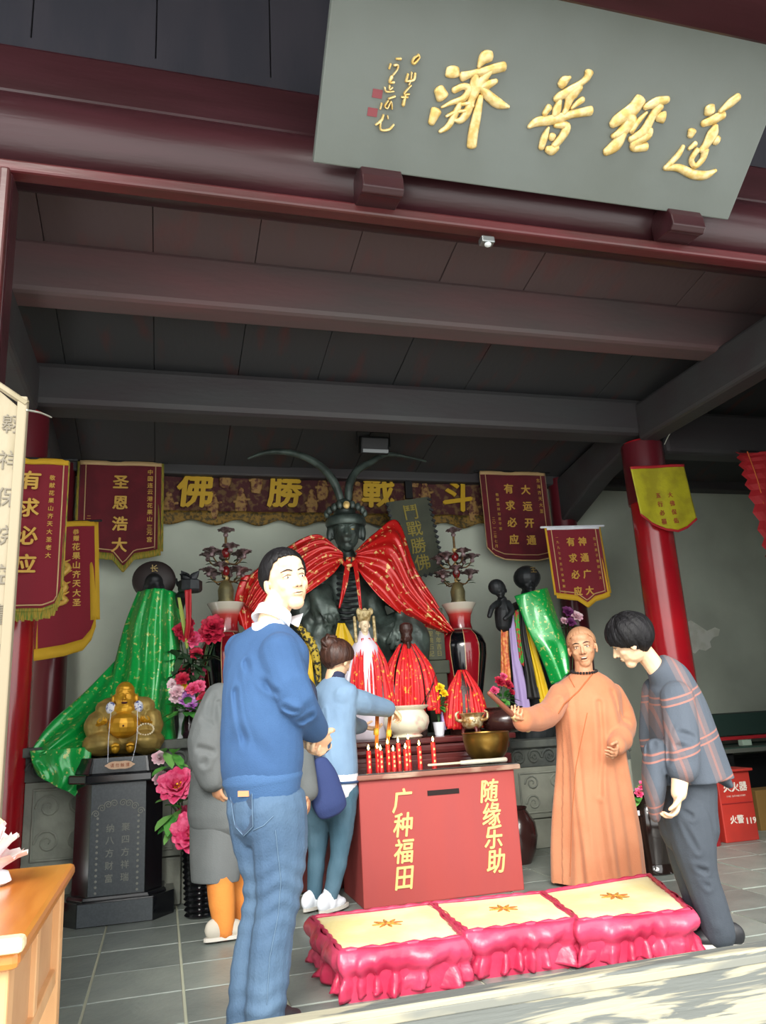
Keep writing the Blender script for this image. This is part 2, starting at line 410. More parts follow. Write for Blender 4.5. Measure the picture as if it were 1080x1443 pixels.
# ------------------------------------------------------------------ columns
def column(x, y, r, z1, mat, base=False):
    g = G(); g.lathe([(r*1.0, 0), (r*1.01, .5), (r, 1.5), (r*.96, z1)], (x, y, 0), n=40)
    c = struct(g.build('column', mat, smooth=40, loc=(x, y, 0)))
    if base: G().lathe([(r*1.35, 0), (r*1.4, .04), (r*1.3, .1), (r*1.1, .12)], (x, y, 0), n=40).build('column_base', M('column_stone', '6f736e', .8), c, smooth=40)
    return c
c1 = column(4.04, 5.66, .165, 3.3, m_col)
c2 = column(-.99, 5.66, .165, 3.3, m_col)
G().lathe([(.175, 2.75), (.178, 3.28)], (4.04, 5.66, 0), n=40).build('shade_band', m_colb, c1, smooth=40)  # shade at the column top, painted as a darker red sleeve
G().lathe([(.175, 2.35), (.178, 3.28)], (-.99, 5.66, 0), n=40).build('shade_band', m_colb, c2, smooth=40)  # same painted shade on the left column, reaching lower
column(4.0, 7.08, .13, 3.4, m_colb); column(-.9, 7.08, .13, 3.4, m_colb)
# door post at the left edge
dp = struct(G().box((-.76, 3.17, 1.7), (.24, .16, 3.38)).build('door_post', m_maroon, bevel=.015))
G().box((-.665, 3.07, 1.7), (.04, .05, 3.36)).build('post_moulding', m_maroon_edge, dp, bevel=.01)
dp = struct(G().box((3.82, 3.17, 1.7), (.24, .16, 3.38)).build('door_post', m_maroon, bevel=.015))
dp['label'] = 'dark red door post'

# ------------------------------------------------------------------ hanging plaque over the door
m_board = M('plaque_slate_paint', '5c625c', .5, col2='666d69', ns=1.6, lo=.3, hi=.7, bump=.12, bs=16)
A = math.radians(50); P0 = P(442, 229, 3.0); up = Vector((0, -math.sin(A), math.cos(A))); nrm = Vector((1, 0, 0)).cross(up)
def onplaque(px, py):
    r = ray(px, py); p = EYE + r * ((P0-EYE).dot(nrm) / r.dot(nrm)); q = p - P0; return (q.x, q.dot(up))
pq = thing('hanging_plaque', 'large slate grey name board tilted out over the doorway with gold brush characters', 'plaque', P0)
T = FR(P0, (1, 0, 0), up)
W_ = onplaque(1028, 307)[0]
g = G(); g.T = T; g.box((W_/2, .5, -.025), (W_, 1.0, .05)); g.build('board', m_board, pq, bevel=.006)
def stroke(g, pts, k=1.0, T=T, f=onplaque, h=.010, sc=1):
    """pts: (px, py, halfwidth in photo px)"""
    q = [f(a, b_) for a, b_, _ in pts]; s = mpp(P0)*1.15*k*sc
    v = [T @ Vector((a, b_, .004)) for a, b_ in q]
    g.tube(v, [(max(w*s, .002), h) for _, _, w in pts], n=10, ref=T.to_3x3() @ Vector((0, 0, 1)).cross(Vector((1, 0, 0))), sub=3)
def brush(g, strokes, conv, hw=1.0):
    for s_ in strokes:
        q = [conv(*p) for p in s_]; v = []; rad = []
        for a, b_, w in q:
            x_, y_ = onplaque(a, b_); v.append((x_, y_, .006)); rad.append(w*hw*mpp(P0)*1.45)
        if len(v) == 1: v.append((v[0][0]+.002, v[0][1]-.002, .006)); rad.append(rad[0])
        # local loft with the flat side on the board
        c = catmull([p + (r_,) for p, r_ in zip(v, rad)], 4); gg = G(); gg.T = T
        pts_ = [Vector(k[:3]) for k in c]; rr = [(.013, max(k[3], .003)) for k in c]
        gg.tube(pts_, rr, n=10, ref=(0, 0, 1)); g.add(gg.v, gg.f)
A45 = lambda x, y, w: (560 + x/4.5, 60 + y/4.5, w/4.5)
A8 = lambda x, y, w: (730 + x/8.31, 80 + y/8.31, w/8.31)
A38 = lambda x, y, w: (800 + x/3.857, 100 + y/3.857, w/3.857)
A10 = lambda x, y, w: (510 + x/10.31, 60 + y/10.31, w/10.31)
CH = [
 (A45, [[(350,165,30),(348,205,34)], [(262,295,24),(285,345,30)], [(245,430,26),(215,505,16)],
   [(590,85,22),(550,95,26),(515,150,8)], [(410,215,20),(480,195,14),(590,170,20),(675,150,20)],
   [(360,300,14),(420,275,14),(450,295,16),(420,350,15),(340,380,10),(280,408,5)],
   [(490,205,16),(490,260,24),(470,360,18),(440,440,20),(400,490,16),(360,490,8)],
   [(590,180,12),(520,260,22),(480,350,14)], [(620,245,12),(560,270,20),(530,280,12)],
   [(530,285,16),(580,340,22),(640,385,22),(700,405,8)], [(395,385,12),(360,460,16),(320,530,14),(270,562,8)],
   [(400,390,8),(450,385,10),(470,400,14)], [(310,465,6),(360,440,8),(430,430,8)], [(525,345,14),(500,470,22),(480,570,24),(470,655,24)]]),
 (A8, [[(500,330,36),(540,280,40),(600,240,14)], [(830,180,40),(800,250,30),(730,310,26),(600,400,40),(500,450,36),(440,490,26)],
   [(720,340,40),(620,430,60),(590,520,36),(560,610,26),(530,660,20)], [(480,520,24),(450,620,40),(420,680,24)],
   [(360,590,30),(310,660,24)], [(750,500,26),(690,540,24),(620,600,12)],
   [(130,815,18),(220,760,38),(420,730,40),(620,670,34),(850,630,40)], [(350,830,12),(310,930,32),(270,1060,28)],
   [(440,800,22),(550,800,34),(560,850,40),(500,950,36),(420,1040,34)], [(400,920,34),(390,950,30)], [(340,1080,30),(390,1090,44),(450,1060,30)]]),
 (A38, [[(395,150,26),(350,210,28),(270,265,24),(240,290,16)], [(330,240,22),(340,275,26),(290,330,22),(245,352,10)],
   [(300,340,18),(260,400,26),(205,440,16)], [(420,195,12),(480,170,20),(540,155,14)], [(500,185,20),(455,250,18),(410,330,22),(340,370,14)],
   [(490,250,18),(520,250,24)], [(425,225,6),(375,280,12),(345,325,12)], [(440,320,18),(430,350,20),(360,390,16),(360,420,14),(425,410,18)]]),
 (A38, [[(770,195,22),(770,225,24)], [(925,140,16),(880,175,18),(825,220,8)], [(735,285,14),(790,262,20),(845,238,16)],
   [(800,300,14),(785,340,26),(750,400,18),(725,430,14)], [(805,375,20),(812,380,18)], [(665,350,14),(675,325,20)], [(660,420,8),(690,395,12)],
   [(700,430,14),(670,480,12),(690,515,12),(730,480,14),(745,430,18)], [(625,410,8),(595,460,13),(530,525,10)],
   [(530,525,12),(600,525,16),(680,560,20),(750,565,18),(800,540,7)]]),
]
for conv, st in CH:
    g = G(); brush(g, st, conv, 1.0); g.build('gold_character', m_gold, pq, smooth=True)
SM = [
 [[(500,235,10),(560,235,14)], [(415,310,10),(395,375,10)], [(470,330,12),(520,325,12),(510,390,9),(450,470,8)]],
 [[(430,500,20),(400,575,12),(460,575,14)], [(400,620,9),(400,680,9),(440,650,9)], [(330,650,8),(350,710,9),(460,705,8)]],
 [[(475,780,12),(390,810,12)], [(380,840,8),(330,920,10),(370,950,9),(420,850,9),(435,960,9)], [(285,880,9),(265,960,9)]],
 [[(310,1050,10),(280,1130,14),(200,1190,9)], [(270,1130,12),(270,1260,12),(390,1260,12),(460,1190,9)], [(370,1060,8),(375,1100,8)]],
 [[(820,180,14),(830,220,12),(760,300,16),(730,280,12),(760,220,12),(820,185,8)]],
 [[(665,460,12),(640,560,13)], [(720,430,8),(710,520,8)], [(770,450,14),(750,540,14),(640,560,10)], [(700,560,8),(680,610,8)], [(710,620,9),(610,740,10),(680,745,12)], [(575,790,10),(660,790,12)], [(630,760,14),(600,900,20)]]]
for st in SM:
    g = G(); brush(g, st, A10, .9); g.build('small_character', m_gold, pq, smooth=True)
m_seal = M('seal_red', '7d3940', .6)
for a, b_ in ((532, 132), (525, 158)):
    x_, y_ = onplaque(a, b_); g = G(); g.T = T; g.box((x_, y_, .001), (.045, .035, .004)); g.build('seal', m_seal, pq, label='faded red seal mark')
# curved rests that hold the plaque
for (a, b_) in ((536, 258), (961, 312)):
    p = P(a, b_, 3.02)
    g = G(); pr = [(0, -.075), (.03, -.085), (.055, -.06), (.05, 0), (.03, .05), (.03, .09), (-.12, .09), (-.12, -.06)]
    g.prism([(-y_, z_) for y_, z_ in pr], (p.x-.1, p.y, p.z), (0, 1, 0), (0, 0, 1), (.2, 0, 0))
    o = g.build('plaque_rest', m_maroon, loc=p, bevel=.006)
    tag(o, 'curved maroon rest under the ' + ('left' if a < 700 else 'right') + ' end of the grey plaque', 'bracket')
p = P(685, 329, 3.16); p.z = 3.375
t = thing('lamp_socket', 'small bare metal lamp socket under the front lintel', 'light fitting', p)
G().box(p, (.07, .05, .035)).build('housing', M('dull_steel', '8d9292', .35, metal=.8), t, bevel=.006)
G().ball(p - Vector((0, .01, .025)), (.018, .018, .012)).build('bulb', M('frosted', 'cfd6d6', .3), t, smooth=True)
# ------------------------------------------------------------------ people
m_skin = M('skin', 'eccaa6', .5, sub=.12, col2='e3b895', ns=9, bump=.03, bs=90)
m_skin2 = M('skin_tan', 'd2a07c', .5, sub=.12, col2='c88f6c', ns=9, bump=.03, bs=90)
m_hair = M('black_hair', '0d0c0e', .55, col2='171619', ns=40, st=(1, 1, .3), bump=.5, bs=120, spec=.25)
m_hairb = M('brown_hair', '3a241d', .45, col2='4d3026', ns=40, st=(1, 1, .3), bump=.5, bs=90)
m_stub = M('shaved_scalp', 'b98966', .6)
m_eye = M('eye_white', 'e9e4dc', .25); m_iris = M('iris', '1c1310', .2); m_brow = M('eyebrow', '2a2220', .8)
m_lip = M('lips', 'b5705f', .5); m_mouth = M('mouth_dark', '4a1d1a', .7); m_teeth = M('teeth', 'e8e0d0', .4)

def basis(fwd, up=(0, 0, 1)):
    up = Vector(up).normalized(); f = Vector(fwd); f = (f - f.dot(up)*up).normalized(); rgt = f.cross(up)
    return Matrix((rgt, f, up)).transposed()          # columns: right, forward, up
def head(g, c, R, h, open_=False, heavy=0):
    c = Vector(c); W = lambda x, y, z: c + R @ Vector((x, y, z)) * h
    B = lambda p, r: g.ball(W(*p), tuple(q*h for q in r), R)
    B((0, -.05, .13), (.335, .41, .37)); B((0, .07, -.08), (.275+heavy, .295, .36)); B((0, .03, -.2), (.215+heavy, .25, .19)); B((0, .21, -.37), (.13+heavy, .12, .115))
    B((0, .29, .09), (.215, .075, .05)); B((0, .22, .24), (.22, .14, .14))
    for s in (-1, 1):
        B((.155*s, .22, -.10), (.095, .09, .085)); B((.345*s, -.01, -.04), (.03, .075, .115)); B((.33*s, .0, -.12), (.03, .05, .05))
        B((.13*s, .288, .028), (.07, .05, .03)); B((.055*s, .365, -.135), (.035, .04, .03)); B((.13*s, .10, -.28), (.09, .11, .09))
    g.tube([W(0, .32, .06), W(0, .375, -.02), W(0, .425, -.12)], [.035*h, .036*h, .045*h], n=10)
    if open_:
        B((0, .325, -.215), (.1, .035, .02)); B((0, .31, -.31), (.09, .04, .025))
    else:
        B((0, .335, -.225), (.1, .035, .02)); B((0, .33, -.262), (.085, .035, .024))
def face_details(parent, c, R, h, open_=False, brow=m_brow, lookat=(0, 1, 0)):
    c = Vector(c); W = lambda x, y, z: c + R @ Vector((x, y, z)) * h
    for s in (-1, 1):
        o = G().ball(W(.13*s, .302, .012), (.046*h, .040*h, .019*h), R).build('eye', m_eye, parent, smooth=True)
        G().ball(W(.128*s, .326, .012), (.018*h, .019*h, .017*h), R).build('iris', m_iris, o, smooth=True)
        g = G(); g.tube([W(.062*s, .338, .04), W(.13*s, .352, .05), W(.2*s, .30, .026)], [.004*h, .007*h, .003*h], n=6); g.build('eyelid', brow, parent, smooth=True)
        g = G(); g.tube([W(.05*s, .37, .105), W(.13*s, .362, .128), W(.215*s, .29, .105)], [(.008*h, .007*h), (.012*h, .009*h), (.005*h, .006*h)], n=8, sub=3); g.build('eyebrow', brow, parent, smooth=True)
        G().ball(W(.035*s, .405, -.158), (.014*h, .016*h, .008*h), R).build('nostril', m_mouth, parent, smooth=True)
    if open_:
        G().ball(W(0, .315, -.26), (.08*h, .05*h, .028*h), R).build('mouth', m_mouth, parent, smooth=True)
        G().ball(W(0, .33, -.245), (.07*h, .04*h, .014*h), R).build('teeth', m_teeth, parent, smooth=True)
    else:
        g = G(); g.tube([W(-.085, .335, -.245), W(-.03, .372, -.24), W(0, .372, -.244), W(.03, .372, -.24), W(.085, .335, -.245)], [.004*h, .008*h, .008*h, .008*h, .004*h], n=6, sub=2); g.build('mouth_line', m_mouth, parent, smooth=True)
def hair(parent, c, R, h, mat, edge, vol=(1.1, 1.1, 1.12), amp=.02, name='hair', seed=0, tuft=0.0):
    """cap of hair; edge(az) = height (in head heights) where it stops, az 0 = front"""
    c = Vector(c); rs = np.random.RandomState(seed); ph = rs.rand(12)*6.3
    def fn(u_, v_):
        az = u_*2*PI; zt = edge(az); z_top = .38*vol[2]; zc = .13
        el0 = math.asin(max(-.95, min(.95, (zt-zc)/z_top))); el = PI/2 + (el0-PI/2)*v_
        k = 1 + amp*(math.sin(az*13+ph[0]+3*v_)+math.sin(az*29+ph[1]+5*v_)*.7+math.sin(az*7+ph[2])*.8) + tuft*math.sin(az*3+ph[3])*math.sin(v_*6+ph[4])
        k *= 1 - .05*max(0, (v_-.8)/.2)
        x, y, z = .345*vol[0]*math.cos(el)*math.sin(az)*k, -.05+.42*vol[1]*math.cos(el)*math.cos(az)*k, zc+z_top*math.sin(el)*k
        return c + R @ Vector((x, y, z)) * h
    g = G(); g.sheet(fn, 96, 26, -.035*h); return g.build(name, mat, parent, smooth=True)
def hline(az, front, side, back):
    a = abs(az if az < PI else 2*PI-az)
    xs = (0, .6, .95, 1.25, 1.5, 1.7, 2.1, PI); ys = (front, front-.01, front-.09, side+.06, side, side+.02, (side+back)/2, back)
    return float(np.interp(a, xs, ys)) + .012*math.sin(az*23) + .01*math.sin(az*41+1)
def hand(g, w, d, n, side=1, curl=.5, s=1.0, thumb=1.0, spread=1.0):
    """w wrist, d direction to the knuckles, n out of the palm, side: +1 puts the thumb on n x d"""
    w = Vector(w); d = Vector(d).normalized(); n = Vector(n); n = (n - n.dot(d)*d).normalized(); a = n.cross(d)*side
    R = Matrix((a, d, n)).transposed()
    g.ball(w + d*.052*s, (.041*s, .054*s, .016*s), R); g.tube([w - d*.03*s, w + d*.03*s], [(.027*s, .02*s), (.032*s, .018*s)], ref=a, n=10)
    for i, (o, L_) in enumerate(((.031, .07), (.0105, .08), (-.0105, .075), (-.031, .06))):
        p = w + d*(.085 - abs(o)*.18)*s + a*o*s; pts = [p - d*.03*s, p]; dd = (d + a*o*2.2*spread).normalized(); ang = 0
        for k, fr in enumerate((.45, .32, .26)):
            ang = curl*(.75, 1.05, .7)[k]*1.15
            q = Matrix.Rotation(ang, 3, a.cross(Vector((0, 0, 0))) if False else a)
            t1 = q @ dd; t2 = q.inverted() @ dd
            dd = (t1 if t1.dot(n) > t2.dot(n) else t2).normalized(); p = p + dd*L_*fr*s; pts.append(p)
        g.tube(pts, [.0098*s, .0098*s, .0092*s, .0085*s, .0072*s], n=8, ref=a)
    p = w + d*.022*s + a*.028*s; t0 = (d*.65 + a*.8*thumb + n*.35).normalized(); t1 = (d*.85 + a*.25*thumb + n*.5).normalized(); t2 = (d*.8 - a*.1 + n*.6).normalized()
    g.tube([p, p + t0*.035*s, p + t0*.035*s + t1*.03*s, p + t0*.035*s + t1*.03*s + t2*.024*s], [.014*s, .0125*s, .0105*s, .0085*s], n=8, ref=n)
def limb(g, pts, rad, ref=(0, 1, 0), n=14, sub=3): g.tube(pts, rad, n=n, ref=ref, sub=sub)
def shoe(parent, at, d, mat, sole, L_=.26, name='shoe', wd=.047):
    at = Vector(at); d = Vector((d[0], d[1], 0)).normalized(); s_ = Vector((-d.y, d.x, 0)); R = Matrix((s_, d, Vector((0, 0, 1)))).transposed()
    g = G(); g.ball(at + d*.02 + Vector((0, 0, .045)), (wd*.86, L_*.32, .05), R); g.ball(at + d*(L_*.5-.07) + Vector((0, 0, .035)), (wd, .085, .032), R); g.ball(at - d*.05 + Vector((0, 0, .055)), (wd*.8, .06, .055), R)
    g.tube([at + Vector((0, 0, .04)), at + Vector((0, 0, .1))], .042, n=12)
    o = remesh(g, name, mat, parent, voxel=.008, smooth=3)
    g = G(); poly = [(wd*math.cos(a)*(1.05 if math.sin(a) > 0 else .85), math.sin(a)*L_*.53) for a in [2*PI*k/20 for k in range(20)]]
    g.prism(poly, at + d*.03 + Vector((0, 0, .002)), s_, d, (0, 0, .018)); g.build('sole', sole, o)
    return o
m_sole = M('rubber_sole', 'c9c5bc', .7); m_shoe_d = M('dark_shoe', '26272b', .5)

# ---- man in the blue sweater
Y = 3.2; f = Vector((.80, .60, 0)).normalized(); rt = Vector((f.y, -f.x, 0))
Pm = lambda a, b_, y=Y: P(a, b_, y)
foot = P(362, 1440, Y); foot.z = 0
man = thing('person', 'man in blue sweater, white collar and jeans, hands clasped, looking back at the camera', 'person', foot)
hc = Pm(403, 820); HR = basis((.32, -.94, -.10), (-.17, .0, 1)); hh = .262
S_R, S_L = P(395, 917, 3.07), Pm(379, 910) - rt*.16
W_R = Pm(447, 1033, 3.24); E_R = Pm(417, 985, 3.03)
W_L = Pm(455, 1052, 3.34); E_L = Pm(420, 1010, 3.5)
g = G(); head(g, hc, HR, hh)
limb(g, [Pm(378, 905), Pm(384, 872), Pm(397, 842)], [(.055, .055), (.054, .058), (.056, .06)], rt)
g.tube([Pm(371, 1140), Pm(370, 1080), Pm(370, 1010), Pm(376, 940), Pm(381, 900)], [(.11, .08), (.12, .09), (.12, .09), (.14, .09), (.08, .05)], ref=rt, n=18, sub=3)
limb(g, [S_R, E_R, W_R], [.052, .042, .028]); limb(g, [S_L, E_L, W_L], [.052, .042, .028])
hipR, hipL = Pm(374, 1125) + rt*.07, Pm(374, 1125) - rt*.07
kR, kL = Pm(376, 1270) + rt*.045, Pm(372, 1268) - rt*.04 + f*.03
aR, aL = Pm(361, 1425) + rt*.045, Pm(359, 1425) - rt*.045; aR.z = aL.z = .09
limb(g, [hipR, kR, aR], [.055, .045, .038]); limb(g, [hipL, kL, aL], [.055, .045, .038])
for a_ in (aR, aL): g.ball(a_ + f*.06 - Vector((0, 0, .05)), (.04, .04, .035))
hand(g, W_R, (P(458, 1054, 3.32) - W_R), (.3, .8, -.3), side=-1, curl=.75, s=1.02)
hand(g, W_L, (P(437, 1060, 3.26) - W_L), (-.2, -.7, .5), side=-1, curl=.55, s=1.02)
body = remesh(g, 'body', m_skin, man, voxel=.0045, smooth=3)
face_details(man, hc, HR, hh)
hair(man, hc, HR, hh, m_hair, lambda az: hline(az, .37, .02, -.2), vol=(1.0, 1.0, 1.07), amp=.006)
m_sweat = M('blue_knit', '2f4f78', .9, col2='355680', ns=3, sheen=.0, bump=.25, bs=220)
g = G()
def tor(t, th): return 1 + .02*math.sin(th*5 + t*9)
g.tube([Pm(370, 1104), Pm(370, 1070), Pm(370, 1010), Pm(373, 950), Pm(378, 915), Pm(381, 898), Pm(384, 880)], [(.162, .13), (.175, .145), (.178, .145), (.2, .138), (.205, .115), (.165, .09), (.075, .065)], ref=rt, n=26, sub=3, round_=False)
limb(g, [S_R + Vector((0, 0, -.01)), E_R, W_R - (W_R-E_R)*.12], [(.082, .084), (.072, .076), (.052, .054)]); limb(g, [S_L, E_L, W_L - (W_L-E_L)*.12], [(.07, .075), (.066, .07), (.048, .05)])
def mfold(co):
    # soft diagonal drag folds from the armpit to the hem plus creases at the elbow
    z = co[:, 2]; s_ = co @ np.array(rt); ff = co @ np.array(f)
    w = np.sin(ff*24 + z*15 + np.sin(s_*9)*1.2); low = np.clip((1.45 - z)/.5, 0, 1)*np.clip((z-.93)/.1, 0, 1)
    d = -.020*np.clip(w, 0, 1)**3*low + .006*np.clip(-w, 0, 1)*low
    nn = co - np.array(Pm(370, 1000)); nn[:, 2] = 0; nn /= np.linalg.norm(nn, axis=1)[:, None] + 1e-6
    return co + nn*d[:, None]
sw = remesh(g, 'sweater', m_sweat, man, voxel=.0075, smooth=6, amp=.003, freq=24, seed=3, bias=(1, 1, .6), fn=both(mfold, creases([[P(345, 932, 3.1), P(368, 968, 3.08), P(388, 1006, 3.08), P(412, 1030, 3.1)], [P(352, 950, 3.1), P(358, 1000, 3.08), P(378, 1062, 3.1), P(392, 1080, 3.1)], [P(332, 975, 3.12), P(345, 1040, 3.1), P(362, 1085, 3.12)],
  [P(400, 1000, 2.98), P(418, 1008, 2.97)], [P(428, 1018, 3.02), P(440, 1012, 3.03)], [P(370, 960, 3.06), P(392, 975, 3.0)]], .016, .014)))
g = G(); g.tube([Pm(371, 1107), Pm(370, 1097)], [(.160, .130), (.170, .142)], ref=rt, n=30, sub=2); g.build('hem_band', M('blue_rib', '3a5c86', .85, bump=.3, bs=200), man, smooth=True)
def cuff(parent, w, e, r, mat, name='cuff', L_=.035):
    d = (w-e).normalized(); g = G(); g.tube([w - d*(L_*1.6), w - d*.012], [r, r*.93], n=20, ref=(0, 0, 1)); return g.build(name, mat, parent, smooth=True)
cuff(man, W_R, E_R, .043, m_sweat); cuff(man, W_L, E_L, .043, m_sweat)
# shirt collar standing out of the sweater
m_white = M('white_cotton', 'e9eef6', .7, bump=.1, bs=120)
nb = Pm(379, 876); na = (Pm(396, 846) - nb).normalized()
def coll(u_, v_):
    a = -PI*.98 + u_*2*PI*.98; o = rt*math.sin(a)*(.066 + .010*v_) + f*math.cos(a)*(.064 + .012*v_)
    return nb + o + na*(.040 - .044*v_) + f*.01 - Vector((0, 0, 1))*math.cos(a)*(.030 + .010*v_)
g = G(); g.sheet(lambda u_, v_: coll(u_, v_), 40, 5, .005); g.sheet(lambda u_, v_: nb + rt*math.sin(u_*2*PI)*.066 + f*math.cos(u_*2*PI)*.063 + na*(.0 + .05*v_) - Vector((0, 0, 1))*math.cos(u_*2*PI)*.03, 40, 3, .004); g.tube([nb - Vector((0, 0, .045)), nb - f*.005 - Vector((0, 0, .0))], [(.074, .07), (.066, .064)], n=30, ref=rt, round_=False); g.build('collar', m_white, man, smooth=True)
for s_ in (.10, -.10):
    g = G(); b0 = nb + f*.085 + na*.01; g.prism([(0, .02), (s_*.7, .03), (s_*.95, -.045), (s_*.15, -.01)], b0 + f*.012, rt, (na*.9 + f*.1), f*.004); g.build('collar_point', m_white, man)
# jeans
m_jean = M('denim', '3d5672', .85, col2='546d85', ns=3.5, lo=.35, hi=.7, st=(1, 1, .6), bump=.3, bs=160)
m_jseam = M('denim_seam', '5b748c', .8); m_jdark = M('denim_pocket', '36485f', .85, bump=.3, bs=160)
g = G()
g.tube([Pm(373, 1150), Pm(371, 1105)], [(.155, .128), (.15, .118)], ref=rt, n=22)
limb(g, [hipR - Vector((0, 0, .02)), (hipR+kR)/2 + f*.02, kR + f*.015, (kR+aR)/2, aR - Vector((0, 0, .05))], [(.088, .128), (.082, .12), (.07, .094), (.066, .088), (.064, .084)], rt)
limb(g, [hipL - Vector((0, 0, .02)), (hipL+kL)/2 + f*.02, kL + f*.015, (kL+aL)/2, aL - Vector((0, 0, .05))], [(.088, .128), (.082, .12), (.07, .094), (.066, .088), (.064, .084)], rt)
def jfold(co):
    z = co[:, 2]; kz = np.exp(-((z-.48)/.13)**2) + .7*np.exp(-((z-.12)/.1)**2) + .35*np.exp(-((z-.82)/.08)**2)
    w = np.sin(z*95 + np.sin(co[:, 0]*40)*1.3 + co[:, 1]*25); nn = co - np.array(Pm(368, 1200)); nn[:, 2] = 0; nn /= np.linalg.norm(nn, axis=1)[:, None]+1e-6
    return co + nn*(w*kz*.0045)[:, None]
je = remesh(g, 'jeans', m_jean, man, voxel=.007, smooth=4, amp=.003, freq=22, seed=9, fn=jfold)
bv = bvh_of(je)
pk = [(325, 1114), (356, 1111), (358, 1164), (345, 1177), (333, 1164)]
pts_ = [on_surface(bv, a, b_, .002) for a, b_ in pk]
if all(p is not None for p in pts_):
    g = G(); n_ = (pts_[1]-pts_[0]).cross(pts_[2]-pts_[0]).normalized(); g.add(pts_ + [p - n_*.006*(1 if n_.y < 0 else -1)*-1 for p in pts_], [(0, 1, 2, 3, 4), (9, 8, 7, 6, 5)] + [(i, 5+i, 5+(i+1) % 5, (i+1) % 5) for i in range(5)])
    pko = g.build('back_pocket', m_jdark, man, label='dark back pocket patch')
    stitch(bv, 'pocket_seam', m_jseam, man, pk + [pk[0]], .0018, .005)
    q = on_surface(bv, 346, 1118, .008); q and G().box(q, (.045, .012, .02), Matrix.Rotation(-.6, 3, 'Z')).build('leather_label', M('tan_leather', 'c98a62', .6), man, label='tan leather brand patch')
for sm in ([(372, 1106), (405, 1107), (416, 1102)], [(318, 1108), (370, 1103)], [(357, 1170), (372, 1163), (385, 1150)], [(388, 1170), (396, 1240), (392, 1290), (380, 1350), (376, 1415)]):
    stitch(bv, 'seam', m_jseam, man, sm, .0016, .002)
q = on_surface(bv, 373, 1105, .004)
if q: G().ball(q, .006).build('rivet', M('brass_stud', 'c9a76a', .3, metal=.8), man, smooth=True)
for a_ in (aR, aL): shoe(man, (a_.x+.03, a_.y+.02, .012), f, m_shoe_d, m_sole, wd=.04)

# ---- shaven monk in the orange robe
Y = 4.83; f = Vector((-.30, -.95, 0)).normalized(); rt = Vector((f.y, -f.x, 0))      # his right hand side is image left
Pm = lambda a, b_, y=Y: P(a, b_, y)
foot = P(845, 1246, Y); foot.z = 0
monk = thing('person', 'smiling shaven monk in a long orange robe holding a wooden striker over the brass bowl', 'person', foot)
hc = Pm(821, 913); HR = basis((-.52, -.85, -.03), (-.10, 0, 1)); hh = .272
S_R, S_L = Pm(791, 978), Pm(861, 978)
E_R, W_R = P(771, 1008, 4.70), P(738, 1014, 4.50); E_L, W_L = P(880, 1020, 4.80), P(870, 1050, 4.60)
g = G(); head(g, hc, HR, hh, open_=True, heavy=.01)
limb(g, [Pm(824, 965), Pm(823, 940), Pm(822, 925)], [.068, .06, .062], rt)
g.tube([Pm(835, 1150), Pm(832, 1060), Pm(828, 1000), Pm(826, 962)], [(.15, .11), (.16, .13), (.17, .12), (.14, .08)], ref=rt, n=18, sub=3)
for s_ in (-1, 1):
    hp = Pm(838, 1120) + rt*.09*s_; a_ = Pm(845, 1235) + rt*.09*s_; a_.z = .09; limb(g, [hp, (hp+a_)/2, a_], [.08, .055, .042]); g.ball(a_ + f*.07 - Vector((0, 0, .05)), (.04, .04, .035))
limb(g, [S_R, E_R, W_R], [.05, .042, .029]); limb(g, [S_L, E_L, W_L], [.05, .042, .029])
hand(g, W_R, (P(722, 1010, 4.42) - W_R), (-.1, -.3, .9), side=-1, curl=.95, s=1.0)
hand(g, W_L, (P(868, 1068, 4.52) - W_L), (-.9, .2, .1), side=1, curl=1.0, s=1.0)
remesh(g, 'body', m_skin2, monk, voxel=.0045, smooth=3); face_details(monk, hc, HR, hh, open_=True)
hair(monk, hc, HR, hh, m_stub, lambda az: hline(az, .34, .05, -.12), vol=(.975, .975, .985), amp=0, name='stubble')
m_robe = M('orange_robe', 'c98661', .85, col2='bf7853', ns=2.5, sheen=.2, bump=.2, bs=150)
g = G()
def rf(t, th): return 1 + (.045*math.sin(th*6+.6) + .02*math.sin(th*11+t*3))*max(0, (.62-t))*1.4
def hemz(p, z): p = p.copy(); return p
g.tube([Pm(846, 1247), Pm(843, 1180), Pm(839, 1110), Pm(834, 1050), Pm(829, 1000), Pm(826, 975), Pm(825, 960), Pm(823, 946)], [(.285, .215), (.265, .2), (.24, .185), (.222, .17), (.225, .15), (.225, .125), (.18, .1), (.075, .075)], ref=rt, n=44, sub=3, fold=rf, round_=False)
limb(g, [S_R, E_R, W_R + (W_R-E_R)*.02], [(.075, .082), (.078, .082), (.062, .07)]); limb(g, [S_L, E_L, W_L], [(.078, .084), (.08, .084), (.062, .066)])
rb = remesh(g, 'robe', m_robe, monk, voxel=.009, smooth=5, amp=.005, freq=11, seed=5, bias=(1.6, 1.6, .35), fn=both(pleats(2.72, 4.83, 7, .022, .2, 1.25, ph=.5, twist=.5), creases([[P(862, 975, 4.7), P(870, 1000, 4.68), P(872, 1020, 4.68)], [P(818, 985, 4.68), P(814, 1040, 4.66), P(812, 1090, 4.66)], [P(845, 990, 4.68), P(848, 1050, 4.66), P(846, 1120, 4.64)], [P(775, 1000, 4.62), P(760, 1012, 4.56)], [P(790, 985, 4.7), P(780, 1000, 4.66), P(765, 998, 4.6)], [P(872, 1005, 4.7), P(884, 1020, 4.7)]], .016, .018)))
bv = bvh_of(rb); m_rseam = M('robe_edge', 'b3683f', .85); m_dk = M('dark_undershirt', '1d1a1c', .8)
stitch(bv, 'lapel_edge', m_rseam, monk, [(848, 934), (835, 950), (815, 975), (795, 992), (787, 1005)], .005, .001)
